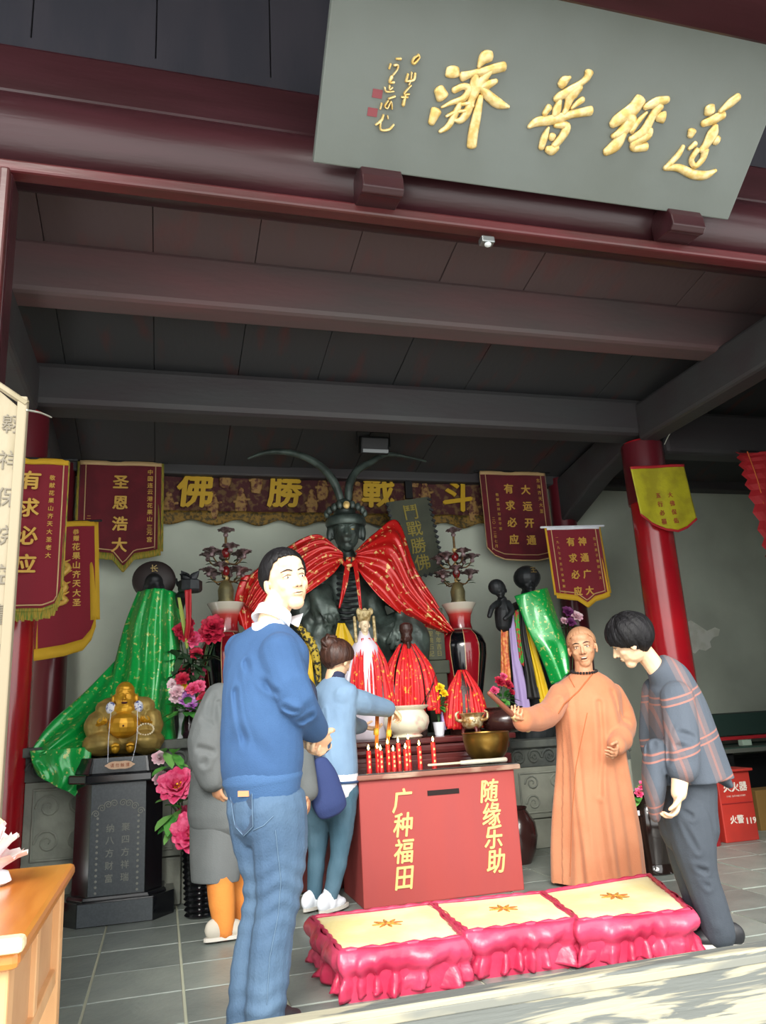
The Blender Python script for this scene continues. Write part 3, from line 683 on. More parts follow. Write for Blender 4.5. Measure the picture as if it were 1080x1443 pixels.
stitch(bv, 'lapel_edge', m_rseam, monk, [(800, 938), (803, 955), (810, 968)], .004, .001)
stitch(bv, 'robe_seam', m_rseam, monk, [(828, 1005), (812, 1080), (806, 1160), (804, 1235)], .003, .0)
g = G()
for k in range(26):
    a = 2*PI*k/26; g.ball(Pm(823, 946) + rt*math.sin(a)*.083 + f*(math.cos(a)*.078 + .012) + Vector((0, 0, -.016*math.cos(a))), .009, n=8, m=6)
g.build('neck_cord', m_dk, monk, smooth=True, label='dark bead cord round the neck')
for a_, s_ in ((Pm(845, 1240) + rt*.1, 1), (Pm(850, 1240) - rt*.1, -1)): shoe(monk, (a_.x, a_.y, .012), f, m_shoe_d, m_sole)
# the striker he holds
p0, p1 = P(690, 977, 4.36), P(744, 1027, 4.52); d = (p1-p0)
t = thing('bowl_striker', "wooden striker in the orange-robed monk's hand, brown shaft with a pale yellow grip", 'striker', p0)
G().tube([p0, p0 + d*.62], [.014, .017], n=12).build('shaft', M('brown_wood', '8a5140', .5), t, smooth=True)
G().tube([p0 + d*.62, p1], [.021, .022], n=12).build('grip', M('pale_wood', 'e0c890', .5), t, smooth=True)

# ---- woman in the pale blue sweatshirt
Y = 4.97; f = Vector((.80, .60, 0)).normalized(); rt = Vector((f.y, -f.x, 0))
Pm = lambda a, b_, y=Y: P(a, b_, y)
foot = P(460, 1290, Y); foot.z = 0
wom = thing('person', 'woman in pale blue sweatshirt and slim jeans, hair in a bun, reaching over the altar', 'person', foot)
hc = Pm(476, 931); HR = basis((.82, .50, -.35), (.28, .1, 1)); hh = .235
S_R, S_L = Pm(481, 984, 4.88), Pm(474, 978, 5.10)
E_R, W_R = P(513, 991, 5.0), P(549, 999, 5.18); E_L, W_L = P(492, 1018, 5.3), P(511, 1024, 5.42)
g = G(); head(g, hc, HR, hh)
limb(g, [Pm(468, 972), Pm(470, 950), Pm(474, 938)], [.06, .048, .05], rt)
g.tube([Pm(466, 1125), Pm(466, 1060), Pm(470, 1000), Pm(472, 968)], [(.15, .1), (.12, .09), (.14, .1), (.12, .06)], ref=rt, n=18, sub=3)
kp = []
for s_, hx, kx, ax in ((1, 484, 479, 466), (-1, 451, 447, 444)):
    hp = P(hx, 1115, Y - .05*s_); k_ = P(kx, 1200, Y - .05*s_); a_ = P(ax, 1285, Y-.05*s_); a_.z = .08; kp.append((hp, k_, a_)); limb(g, [hp, k_, a_], [.07, .045, .034]); g.ball(a_ + f*.06 - Vector((0, 0, .045)), (.035, .035, .03))
limb(g, [S_R, E_R, W_R], [.042, .036, .024]); limb(g, [S_L, E_L, W_L], [.042, .036, .024])
hand(g, W_R, (P(556, 1003, 5.2) - W_R), (-.2, .1, -.9), side=1, curl=.7, s=.92); hand(g, W_L, (P(538, 1029, 5.44) - W_L), (.1, -.2, .9), side=1, curl=.35, s=.95)
remesh(g, 'body', m_skin, wom, voxel=.0045, smooth=3); face_details(wom, hc, HR, hh)
hair(wom, hc, HR, hh, m_hairb, lambda az: .26 - .56*((1-math.cos(az))/2)**.8, vol=(1.12, 1.12, 1.14), amp=.015, seed=3)
bun = hc + HR @ Vector((0, -.42, .36))*hh
g = G(); g.ball(bun, (.05, .045, .045)); 
for k in range(6): a = k*1.05; g.tube([bun + Vector((.04*math.cos(a), .02, .04*math.sin(a))), bun + Vector((.05*math.cos(a+.8), -.02, .05*math.sin(a+.8))), bun + Vector((.03*math.cos(a+1.6), -.03, .04*math.sin(a+1.6)))], [.012, .014, .006], n=6, sub=2)
g.build('hair_bun', m_hairb, wom, smooth=True)
m_ltb = M('pale_blue_fleece', '7f9cb9', .9, col2='7692b0', ns=3, sheen=.0, bump=.2, bs=180)
g = G(); g.tube([Pm(467, 1098), Pm(467, 1080), Pm(467, 1030), Pm(471, 990), Pm(473, 972), Pm(473, 963), Pm(474, 954)], [(.17, .14), (.178, .145), (.165, .135), (.165, .12), (.165, .1), (.12, .08), (.055, .055)], ref=rt, n=24, sub=3)
limb(g, [S_R, E_R, W_R - (W_R-E_R)*.05], [(.07, .078), (.07, .08), (.052, .056)]); limb(g, [S_L, E_L, W_L - (W_L-E_L)*.1], [(.065, .07), (.066, .07), (.05, .05)])
remesh(g, 'sweatshirt', m_ltb, wom, voxel=.008, smooth=5, amp=.003, freq=16, seed=12, bias=(1, 1, .5), fn=creases([[P(478, 1000, 4.84), P(484, 1040, 4.84), P(482, 1075, 4.84)], [P(490, 1000, 4.86), P(500, 1003, 4.9)], [P(455, 1000, 4.86), P(460, 1050, 4.84), P(470, 1090, 4.84)], [P(515, 985, 4.95), P(522, 998, 4.98)], [P(480, 975, 4.84), P(494, 990, 4.86)]], .012, .012))
g = G(); g.tube([Pm(467, 1108), Pm(467, 1092)], [(.17, .135), (.18, .145)], ref=rt, n=26); g.build('hem', m_white, wom, smooth=True, label='white ribbed hem')
g = G(); g.tube([Pm(467, 1103), Pm(467, 1099.5)], [(.182, .147), (.184, .149)], ref=rt, n=26, round_=False); g.build('hem_stripe', M('navy_stripe', '2e4a70', .8), wom, smooth=True)
g = G(); g.tube([Pm(473, 958), Pm(473.5, 953)], [(.066, .062), (.06, .056)], ref=rt, n=20); g.build('neckband', M('navy_rib', '2b3350', .9), wom, smooth=True)
m_teal = M('teal_denim', '3f6072', .85, col2='557486', ns=4, st=(1, 1, .5), bump=.25, bs=150)
g = G(); g.tube([Pm(468, 1130), Pm(467, 1102)], [(.155, .125), (.15, .12)], ref=rt, n=20)
for hp, k_, a_ in kp: limb(g, [hp, (hp+k_)/2, k_, (k_+a_)/2, a_], [.092, .082, .058, .052, .043])
remesh(g, 'slim_jeans', m_teal, wom, voxel=.0075, smooth=4, amp=.003, freq=30, seed=2, bias=(.6, .6, 1.5))
for hp, k_, a_ in kp: shoe(wom, (a_.x, a_.y, .012), f, m_white, m_sole, L_=.24, wd=.04)
# incense packs in her hands
m_inc = M('orange_incense', 'd8702a', .6, col2='e79a3a', ns=40)
for k, (a, b_, a2, b2, yy) in enumerate(((530, 1055, 531, 1002, 5.22), (546, 1058, 551, 1003, 5.24))):
    p0, p1 = P(a, b_, yy), P(a2, b2, yy); t = thing('incense_bundle', ('orange incense bundle held lower by the woman in pale blue' if k == 0 else 'slanting orange incense bundle with a knotted cord beside the stone censer'), 'incense', p0)
    g = G()
    for j in range(7): o = Vector((random.uniform(-.011, .011), random.uniform(-.011, .011), 0)); g.tube([p0 + o, p1 + o*1.1], .0045, n=5, round_=False)
    g.build('sticks', m_inc, t, smooth=True); c_ = (p0*.55+p1*.45); dd = (p1-p0).normalized()
    G().tube([c_ - dd*.022, c_ + dd*.022], .0185, n=12, round_=False).build('paper_band', M('gold_paper', 'e5b23c', .5), t, smooth=True)

# ---- bent figure in grey monk clothes behind the man
Y = 4.66; f = Vector((.62, .78, 0)).normalized(); rt = Vector((f.y, -f.x, 0))
Pm = lambda a, b_, y=Y: P(a, b_, y)
foot = P(322, 1320, 4.62); foot.z = 0
gry = thing('person', 'stooping person in grey robe and orange leggings, mostly hidden behind the blue sweater', 'person', foot)
hc = P(398, 930, 4.85); HR = basis((.62, .70, -.45), (.3, .3, .8)); hh = .23
S_R, S_L = P(312, 985, 4.6), P(378, 985, 4.78); E_R, W_R = P(290, 1045, 4.5), P(302, 1098, 4.5); E_L, W_L = P(420, 1050, 4.72), P(434, 1118, 4.66)
g = G(); head(g, hc, HR, hh)
limb(g, [P(375, 985, 4.8), P(392, 950, 4.92)], [.06, .055], rt)
g.tube([Pm(318, 1145), Pm(330, 1080), P(350, 1020, 4.7), P(368, 980, 4.78)], [(.15, .11), (.16, .11), (.17, .12), (.15, .09)], ref=rt, n=18, sub=3)
lg = [(P(310, 1160, 4.62), P(309, 1240, 4.62), P(317, 1305, 4.60)), (P(335, 1160, 4.78), P(337, 1235, 4.78), P(336, 1296, 4.76))]
for a_, b_, c_ in lg: limb(g, [a_, b_, c_], [.075, .055, .04]); g.ball(c_ + f*.05 - Vector((0, 0, .04)), (.035, .035, .03))
limb(g, [S_R, E_R, W_R], [.048, .04, .028]); limb(g, [S_L, E_L, W_L], [.048, .04, .028])
hand(g, W_R, (P(309, 1128, 4.5) - W_R), (.7, .5, 0), side=1, curl=.45, s=1.02); hand(g, W_L, (P(434, 1140, 4.64) - W_L), (-.7, .2, 0), side=1, curl=.5, s=1.0)
remesh(g, 'body', m_skin2, gry, voxel=.005, smooth=3); hair(gry, hc, HR, hh, m_stub, lambda az: .30 - .42*(1-math.cos(az))/2, vol=(.985, .985, .995), amp=0, name='stubble')
m_gr = M('grey_robe', '6b6f70', .9, col2='626768', ns=3, bump=.2, bs=150)
g = G(); g.tube([Pm(312, 1148), Pm(314, 1120), Pm(326, 1060), P(345, 1005, 4.7), P(362, 970, 4.76)], [(.2, .15), (.2, .15), (.21, .15), (.24, .15), (.18, .1)], ref=rt, n=26, sub=3)
limb(g, [S_R, E_R, W_R - (W_R-E_R)*.04], [(.09, .1), (.092, .105), (.075, .085)]); limb(g, [S_L, E_L, W_L - (W_L-E_L)*.04], [(.085, .09), (.07, .075), (.06, .065)])
remesh(g, 'jacket', m_gr, gry, voxel=.0095, smooth=5, amp=.005, freq=12, seed=21, bias=(1, 1, .4), fn=creases([[P(300, 975, 4.5), P(292, 1030, 4.45), P(288, 1075, 4.42)], [P(308, 990, 4.48), P(306, 1050, 4.46), P(312, 1100, 4.46)], [P(285, 1010, 4.44), P(298, 1020, 4.42)], [P(282, 1055, 4.42), P(300, 1060, 4.4)]], .018, .018))
g = G(); g.tube([Pm(304, 1243), Pm(306, 1200), Pm(310, 1130)], [(.13, .11), (.15, .12), (.17, .13)], ref=rt, n=30, sub=3, fold=lambda t, th: 1+.05*math.sin(th*4), round_=False)
g.tube([P(335, 1212, 4.8), P(334, 1130, 4.78)], [(.07, .09), (.1, .1)], ref=rt, n=16, sub=3); remesh(g, 'robe_skirt', m_gr, gry, voxel=.009, smooth=4, amp=.004, freq=12, seed=22, bias=(1, 1, .3))
m_leg = M('orange_legging', 'dc8a3c', .85, col2='cf7b33', ns=6, bump=.25, bs=60)
for a_, b_, c_ in lg: g = G(); limb(g, [b_ + Vector((0, 0, .05)), (b_+c_)/2, c_ - Vector((0, 0, .02))], [.072, .07, .05]); g.build('legging', m_leg, gry, smooth=True)
m_psh = M('pale_canvas', 'b9b3a6', .8)
for a_, b_, c_ in lg: shoe(gry, (c_.x, c_.y, .012), (.85, .2, 0), m_psh, m_sole, L_=.27, wd=.045)
# navy cloth bag hanging at the grey figure's side
p = P(462, 1112, 4.72)
t = thing('cloth_bag', 'folded indigo cloth bag hanging between the blue sweater and the slim jeans', 'bag', p)
g = G(); g.tube([P(452, 1074, 4.74), P(458, 1100, 4.73), P(466, 1130, 4.72), P(470, 1142, 4.72)], [(.05, .03), (.085, .04), (.1, .045), (.095, .03)], ref=(1, 0, 0), n=18, sub=3); remesh(g, 'bag_body', M('indigo_cloth', '303f70', .85, bump=.2, bs=150), t, voxel=.007, smooth=3, amp=.005, freq=30)
g = G(); g.tube([P(450, 1078, 4.74), P(444, 1030, 4.74), P(441, 975, 4.76), P(431, 958, 4.82)], [(.022, .006), (.022, .006), (.026, .007), (.03, .01)], ref=(1, 0, 0), n=10, sub=4); g.build('strap', M('navy_strap', '252c42', .8), t, smooth=True)

# ---- woman in the plaid shirt
Y = 3.42; f = Vector((-.86, .50, 0)).normalized(); rt = Vector((f.y, -f.x, 0))
Pm = lambda a, b_, y=Y: P(a, b_, y)
foot = P(1012, 1340, Y); foot.z = 0
pl = thing('person', 'short-haired woman in loose grey plaid shirt and dark trousers leaning towards the monk', 'person', foot)
hc = Pm(889, 904); HR = basis((-.82, .55, -.18), (-.42, .1, .9)); hh = .24
S_L, S_R = P(953, 982, 3.28), P(925, 972, 3.56)
E_L, W_L = P(961, 1048, 3.22), P(957, 1118, 3.20); E_R, W_R = P(922, 1040, 3.64), P(938, 1095, 3.62)
g = G(); head(g, hc, HR, hh)
limb(g, [Pm(944, 970), Pm(918, 932), Pm(899, 910)], [.05, .046, .05], rt)
g.tube([Pm(968, 1145), Pm(962, 1080), Pm(952, 1010), Pm(945, 985)], [(.1, .08), (.1, .08), (.1, .08), (.08, .05)], ref=rt, n=18, sub=3)
lg = [(P(968, 1150, 3.36), P(990, 1240, 3.36), P(1018, 1342, 3.36)), (P(962, 1150, 3.52), P(976, 1235, 3.52), P(1000, 1330, 3.52))]
for a_, b_, c_ in lg: c_.z = .08; limb(g, [a_, b_, c_], [.08, .052, .038]); g.ball(c_ + f*.05 - Vector((0, 0, .045)), (.035, .035, .03))
limb(g, [S_L, E_L, W_L], [.045, .045, .034]); limb(g, [S_R, E_R, W_R], [.045, .04, .026])
hand(g, W_L, (P(953, 1142, 3.2) - W_L), (-.8, .3, 0), side=1, curl=.65, s=.95); hand(g, W_R, (P(940, 1118, 3.60) - W_R), (.7, -.2, .3), side=1, curl=.5, s=.9)
remesh(g, 'body', m_skin, pl, voxel=.0045, smooth=3); face_details(pl, hc, HR, hh)
hair(pl, hc, HR, hh, m_hair, lambda az: .2 - .58*((1-math.cos(az))/2)**.9 - .06*abs(math.sin(az)), vol=(1.12, 1.10, 1.14), amp=.022, seed=8, tuft=.035)
# plaid cloth: woven stripes in the material
def plaid():
    m = M('plaid_cloth', '4c535e', .9, bump=.2, bs=150); nt = m.node_tree; N, L = nt.nodes, nt.links; p = N['Principled BSDF']
    tc = N.new('ShaderNodeTexCoord'); mp = N.new('ShaderNodeMapping'); mp.inputs['Rotation'].default_value = (0, math.radians(14), math.radians(25)); L.new(tc.outputs['Object'], mp.inputs[0])
    sp = N.new('ShaderNodeSeparateXYZ'); L.new(mp.outputs[0], sp.inputs[0])
    def band(sock, period, off, half):
        a = N.new('ShaderNodeMath'); a.operation = 'ADD'; a.inputs[1].default_value = 50*period + off; L.new(sock, a.inputs[0])
        b_ = N.new('ShaderNodeMath'); b_.operation = 'MODULO'; b_.inputs[1].default_value = period; L.new(a.outputs[0], b_.inputs[0])
        c = N.new('ShaderNodeMath'); c.operation = 'COMPARE'; c.inputs[1].default_value = period/2; c.inputs[2].default_value = half; L.new(b_.outputs[0], c.inputs[0]); return c.outputs[0]
    prev = None
    def mix(fac, col, k, src):
        mx = N.new('ShaderNodeMix'); mx.data_type = 'RGBA'; ml = N.new('ShaderNodeMath'); ml.operation = 'MULTIPLY'; ml.inputs[1].default_value = k; L.new(fac, ml.inputs[0]); L.new(ml.outputs[0], mx.inputs['Factor'])
        if isinstance(src, tuple): mx.inputs['A'].default_value = src
        else: L.new(src, mx.inputs['A'])
        mx.inputs['B'].default_value = lin(col); return mx.outputs['Result']
    c = mix(band(sp.outputs['X'], .17, .0, .03), '6c6062', .7, lin('4c545f'))
    c = mix(band(sp.outputs['X'], .17, .0, .006), '8f645c', .6, c)
    c = mix(band(sp.outputs['Z'], .21, .05, .02), '5f5a60', .6, c)
    c = mix(band(sp.outputs['Z'], .21, .066, .004), 'a06a5e', .8, c); c = mix(band(sp.outputs['Z'], .21, .038, .004), 'a06a5e', .8, c)
    L.new(c, p.inputs['Base Color']); return m
m_pl = plaid()
g = G(); g.tube([Pm(975, 1100), Pm(966, 1050), Pm(956, 1000), Pm(949, 972), Pm(941, 953), Pm(925, 936)], [(.2, .19), (.195, .165), (.185, .14), (.18, .115), (.14, .095), (.062, .06)], ref=rt, n=30, sub=3, fold=lambda t, th: 1+.04*math.sin(th*6)*(1-t), round_=False)
limb(g, [S_L, E_L, P(962, 1082, 3.2)], [(.075, .082), (.074, .08), (.07, .074)]); limb(g, [S_R, E_R, P(932, 1075, 3.62)], [(.07, .075), (.07, .075), (.07, .07)])
g.tube([Pm(990, 1040), Pm(1006, 1080), Pm(1024, 1102)], [(.12, .06), (.12, .045), (.07, .02)], ref=rt, n=16, sub=3)
g.tube([P(925, 1060, 3.36), P(923, 1110, 3.32), P(924, 1152, 3.32)], [(.11, .06), (.1, .05), (.05, .02)], ref=rt, n=16, sub=3)
remesh(g, 'plaid_shirt', m_pl, pl, voxel=.008, smooth=5, amp=.004, freq=13, seed=31, bias=(1.3, 1.3, .5), fn=creases([[P(930, 985, 3.25), P(935, 1030, 3.22), P(942, 1070, 3.2)], [P(905, 970, 3.36), P(912, 1020, 3.3), P(925, 1060, 3.28)], [P(900, 1030, 3.36), P(918, 1070, 3.3), P(925, 1110, 3.28)], [P(985, 985, 3.3), P(998, 1040, 3.28), P(1008, 1090, 3.28)], [P(955, 1030, 3.16), P(975, 1040, 3.16)], [P(950, 1050, 3.16), P(968, 1056, 3.16)]], .016, .016))
m_dtr = M('charcoal_trousers', '3c434c', .85, bump=.2, bs=150)
g = G(); g.tube([Pm(970, 1165), Pm(972, 1110)], [(.15, .14), (.15, .125)], ref=rt, n=20)
for a_, b_, c_ in lg: limb(g, [a_, (a_+b_)/2, b_, (b_+c_)/2, c_], [.11, .1, .078, .075, .075])
remesh(g, 'trousers', m_dtr, pl, voxel=.008, smooth=4, amp=.003, freq=18, seed=6, fn=creases([[P(945, 1130, 3.3), P(975, 1150, 3.26)], [P(970, 1238, 3.28), P(1000, 1250, 3.28)], [P(968, 1222, 3.28), P(995, 1228, 3.28)], [P(985, 1300, 3.28), P(1012, 1310, 3.28)], [P(955, 1150, 3.28), P(985, 1200, 3.26)]], .012, .012))
for a_, b_, c_ in lg: shoe(pl, (c_.x, c_.y, .012), f, m_shoe_d, m_sole, L_=.24, wd=.042)
# ------------------------------------------------------------------ cloth and flower helpers
def rail(pts, t, cache={}):
    k = tuple(tuple(p) for p in pts)
    if k not in cache: cache[k] = catmull([tuple(p) for p in pts], 10)
    c = cache[k]; x = t*(len(c)-1); i = min(int(x), len(c)-2); q = x - i
    return Vector(c[i])*(1-q) + Vector(c[i+1])*q
def drape(g, A, B, folds=4, amp=.02, bulge=0., nu=40, nv=28, th=.004, grow=True, ph=0., hem=0., out=(0, -1, 0), sharp=False, wob=1.3):
    A = [P(*p) if len(p) == 3 and abs(p[0]) > 20 else Vector(p) for p in A]; B = [P(*p) if len(p) == 3 and abs(p[0]) > 20 else Vector(p) for p in B]; out = Vector(out)
    def fn(u_, v_):
        a, b_ = rail(A, u_), rail(B, u_); p = a.lerp(b_, v_); w = math.sin(v_*folds*2*PI + ph + math.sin(u_*5+ph)*wob)
        if sharp: w = 2*abs(w)-1
        w2 = math.sin(v_*folds*4.7 + u_*9 + ph*2)*.35
        k = (.35 + .65*u_) if grow else 1
        p = p + out*(bulge*math.sin(PI*v_) + amp*(w + w2)*k)
        if hem and u_ > .8: p.z += hem*math.sin(v_*folds*2*PI+ph)*(u_-.8)/.2
        return p
    return g.sheet(fn, nu, nv, th)
def petal(g, c, d, up, L_, w, cup=.3, curl=.3):
    d, up = d.normalized(), up.normalized(); s_ = d.cross(up).normalized(); vs = []
    for i, t in enumerate((0, .35, .72, 1)):
        ww = w*(.25, .85, 1.0, .35)[i]; o = c + d*L_*t + up*L_*(cup*math.sin(t*PI*.6) - curl*t*t)
        vs += [o - s_*ww + up*L_*.1*(i > 0), o - up*L_*.04, o + s_*ww + up*L_*.1*(i > 0)]
    g.add(vs, [(0,1,4,3),(1,2,5,4),(3,4,7,6),(4,5,8,7),(6,7,10,9),(7,8,11,10)])
def peony(g, c, r, axis=(0, -1, .3), layers=4, n=9, seed=0, openk=1.0):
    rs = random.Random(seed); ax = Vector(axis).normalized(); a = ax.orthogonal().normalized(); b_ = ax.cross(a)
    for l in range(layers):
        el = (.05 + .95*l/layers)*openk; m = max(4, n - l)
        for k in range(m):
            th = 2*PI*(k + .5*(l % 2) + rs.uniform(-.15, .15))/m; rad = a*math.cos(th) + b_*math.sin(th)
            d = rad*(1.05-el) + ax*(.15+el*.9); up_ = ax*(1.05-el) - rad*(.15+el*.9)
            petal(g, Vector(c) + rad*r*.08, d, up_, r*(1.0 - .12*l)*rs.uniform(.85, 1.1), r*.36, .35, .15)
    return g
def leaf(g, c, d, L_, w, droop=.25):
    d = Vector(d).normalized(); up_ = (Vector((0, 0, 1)) - d*d.z); up_ = up_.normalized() if up_.length > .1 else Vector((0, -1, 0)); s_ = d.cross(up_); c = Vector(c); vs = []
    for t, ww in ((0, .12), (.3, .85), (.6, 1), (.85, .6), (1, .05)):
        o = c + d*L_*t - Vector((0, 0, 1))*L_*droop*t*t; vs += [o - s_*w*ww + up_*w*.25*ww, o, o + s_*w*ww + up_*w*.25*ww]
    fs = []
    for i in range(4): k = i*3; fs += [(k, k+1, k+4, k+3), (k+1, k+2, k+5, k+4)]
    g.add(vs, fs)
m_leaf = M('green_leaf', '3f8c3a', .5, col2='63ab4f', ns=14); m_leafd = M('dark_leaf', '2c4631', .5, col2='3c5c3b', ns=14)
m_pink = M('pink_petal', 'd8336a', .6, col2='ef6d97', ns=25); m_red_p = M('crimson_petal', 'a81535', .6, col2='cf2748', ns=25); m_lil = M('lilac_petal', 'b65fc0', .6, col2='d7a4df', ns=25)
m_pale_p = M('pale_petal', 'f0d9df', .6, col2='e9b7c6', ns=25); m_yel = M('yellow_petal', 'f0cb1c', .6)
m_stem = M('stem_green', '3c5f33', .6)

m_satin_r = M('red_satin', 'cd211f', .26, col2='ecc07a', ns=22, lo=.60, hi=.64, detail=3, bump=.25, bs=30, metal=.15, coat=.3)
m_satin_g = M('green_brocade', '0ea548', .28, col2='b7c46a', ns=34, lo=.60, hi=.65, detail=5, bump=.3, bs=26, metal=.1, coat=.5)
m_silk_r = M('red_silk_scarf', 'd41a22', .55, col2='f0a236', ns=34, lo=.61, hi=.65, bump=.2, bs=60)
m_silk_w = M('white_silk', 'ddd6e3', .6); m_silk_y = M('yellow_silk', 'e3bd1a', .5); m_silk_l = M('lilac_silk', 'b19ccf', .5); m_silk_k = M('black_silk', '1d1c1d', .5)
m_silk_o = M('orange_brocade', 'cf5a33', .5, col2='e9a05a', ns=40); m_silk_gp = M('green_red_brocade', '3da845', .5, col2='c33430', ns=30, lo=.5, hi=.55)
m_bronze = M('dark_bronze', '3b4541', .38, metal=.3, col2='52605a', ns=9, bump=.25, bs=35)
m_bronze2 = M('black_bronze', '24272a', .5, metal=.3, col2='33373a', ns=9, bump=.2, bs=35)
m_stone = M('carved_grey_stone', '7f837a', .85, col2='94988c', ns=5, bump=.35, bs=22); m_stoned = M('dark_carved_stone', '4a4f4c', .8, col2='5d625c', ns=7, bump=.35, bs=22)
m_stoneb = M('pale_stone_block', '9a9d90', .85, col2='868a7e', ns=3, bump=.25, bs=14)
m_altar = M('oxblood_lacquer', '4d1e1f', .3, col2='5e2a28', ns=3, coat=.3)

def spiral(g, c, r, w, turns=1.4, sx=1, th=.012, ny=(0, -1, 0)):
    pts = []
    for k in range(18):
        t = k/17; a = turns*2*PI*t; q = r*(1-.82*t); pts.append(Vector(c) + Vector((q*math.cos(a)*sx, 0, q*math.sin(a))))
    g.tube(pts, [w*(1-.4*k/17) for k in range(18)], n=6, ref=ny)

# ------------------------------------------------------------------ stone platform
def wing(name, label, x0, x1, yf, yb, zt, hb, pale, nblk):
    t = thing(name, label, 'platform', ((x0+x1)/2, (yf+yb)/2, 0))
    G().box(((x0+x1)/2, (yf+.06+yb)/2, zt/2-.02), (x1-x0, yb-yf-.06, zt-.05)).build('core', m_stone, t)
    G().box(((x0+x1)/2, (yf+yb)/2-.02, zt-.03), (x1-x0+.04, yb-yf+.04, .06)).build('cap_slab', m_stoned, t, bevel=.008)
    n = max(1, round((x1-x0)/.14)); w = (x1-x0)/n; band = struct_band = G()
    band.box(((x0+x1)/2, yf+.03, zt-.06-hb/2), (x1-x0, .06, hb)); bo = band.build('frieze', m_stoned, t)
    for k in range(n):
        g = G(); c = (x0+(k+.5)*w, yf-.004, zt-.06-hb/2); spiral(g, c, hb*.44, .012, 1.5, 1 if k % 2 else -1); spiral(g, (c[0], c[1], c[2]+.0), hb*.2, .008, 1.1, -1 if k % 2 else 1); g.build('scroll', m_stoned, bo, smooth=True)
    z1 = zt-.06-hb; bw = (x1-x0)/nblk; rows = 2
    for k in range(nblk):
        for r_ in range(rows):
            za, zb = .0 + (z1)*(r_*.36), z1*(.36 if r_ == 0 else 1)
            o = G().box((x0+(k+.5)*bw, yf+.035, (za+zb)/2), (bw-.008, .07, zb-za-.008)).build('stone_block', pale, t, bevel=.006)
            if r_ == 1:
                g = G(); cx, cz = x0+(k+.5)*bw, (za+zb)/2; hw, hz = bw/2-.06, (zb-za)/2-.05; y_ = yf-.003
                for a, b_ in (((-hw, -hz), (hw, -hz)), ((hw, -hz), (hw, hz)), ((hw, hz), (-hw, hz)), ((-hw, hz), (-hw, -hz))): g.tube([(cx+a[0], y_, cz+a[1]), (cx+b_[0], y_, cz+b_[1])], .008, n=6)
                if name == 'side_plinth':
                    for q in range(4): spiral(g, (cx + (q % 2-.5)*hw*1.0, y_, cz + (q//2-.5)*hz*1.0), min(hw, hz)*.42, .009, 1.6, 1 if q % 2 else -1)
                g.build('carved_frame', m_stone, o, smooth=True)
    return t
xl = P(418, 1200, 5.5).x
wing('side_plinth', 'carved grey stone plinth under the left green-caped statue', -.83, .62, 5.62, 7.1, 1.02, .15, m_stone, 3)
wing('stone_platform', 'carved stone platform carrying the large seated statue behind the altar', .66, 2.72, 6.07, 7.1, .95, .13, m_stoneb, 4)
wing('side_plinth', 'pale stone plinth with scroll frieze at the right, behind the orange monk', 2.75, 3.86, 6.17, 6.94, .84, .15, m_stoneb, 2)

# ------------------------------------------------------------------ altar table
z = .93; x0, x1 = xl, P(722, 1040, 5.5).x
alt = thing('altar_table', 'long oxblood lacquered altar table behind the red donation box', 'altar', ((x0+x1)/2, 5.75, 0))
G().box(((x0+x1)/2, 5.76, z-.02), (x1-x0+.06, .54, .04)).build('table_top', m_altar, alt, bevel=.01)
G().box(((x0+x1)/2, 5.76, z-.075), (x1-x0-.02, .50, .07)).build('moulding', m_altar, alt, bevel=.025)
G().box(((x0+x1)/2, 5.76, z-.14), (x1-x0-.08, .46, .06)).build('waist', m_altar, alt, bevel=.01)
G().box(((x0+x1)/2, 5.75, .40), (x1-x0-.02, .48, .78)).build('body', m_altar, alt, bevel=.012)
for k in range(5):
    w = (x1-x0-.1)/5; G().box((x0+.05+(k+.5)*w, 5.505, .42), (w-.05, .012, .60)).build('panel', m_altar, alt, bevel=.005)
# ------------------------------------------------------------------ donation box
bl, br = PZ(510, 1281), PZ(746, 1259); bl = Vector((1.165, 4.93, 0)); br = Vector((2.20, 4.86, 0)); bw = br.x-bl.x; yf = 4.90; bz = P(618, 1092, yf).z
m_box = M('red_painted_wood', 'a8443f', .6, col2='9f4342', ns=2.2, lo=.3, hi=.75, st=(2, 2, .5), bump=.1, bs=14)
m_boxd = M('red_painted_side', '8e2426', .5, bump=.1, bs=14)
dx = thing('donation_box', 'red wooden donation box with slot and gold characters behind the kneeling cushions', 'box', ((bl.x+br.x)/2, yf+.3, 0))
g = G(); g.box(((bl.x+br.x)/2, yf+.27, bz/2), (bw, .54, bz)); g.build('box_body', m_box, dx, bevel=.008)
G().box(((bl.x+br.x)/2, yf+.27, bz+.016), (bw+.07, .60, .032)).build('lid', M('worn_lid_wood', '8a5a4c', .45, col2='b59a86', ns=9, st=(.4, 1, 1), lo=.5, hi=.65), dx, bevel=.008)
G().box(((bl.x+br.x)/2, yf+.27, bz+.035), (bw+.05, .58, .008)).build('black_top', m_black, dx, bevel=.002)
sc_ = P(625, 1116, yf)
G().box((sc_.x, yf-.001, sc_.z), (.21, .006, .03)).build('coin_slot', M('slot_dark', '1d0e0d', .8), dx)
for txt, pts in (('广种福田', ((567, 1128), (568, 1162), (569, 1199), (570, 1237))), ('随缘乐助', ((690, 1114), (693, 1147), (696, 1179), (699, 1213)))):
    for ch, (a, b_) in zip(txt, pts):
        p = P(a, b_, yf-.001); g = G(); letters(g, ch, FR((p.x, yf-.002, p.z), (1, 0, 0), (-.05, 0, 1)), (0, 0), .148, bold=.018, ext=.012, shear=.14, lift=.0, sx=.86); g.build('gold_character', m_palegold, dx)
ztop = bz+.039
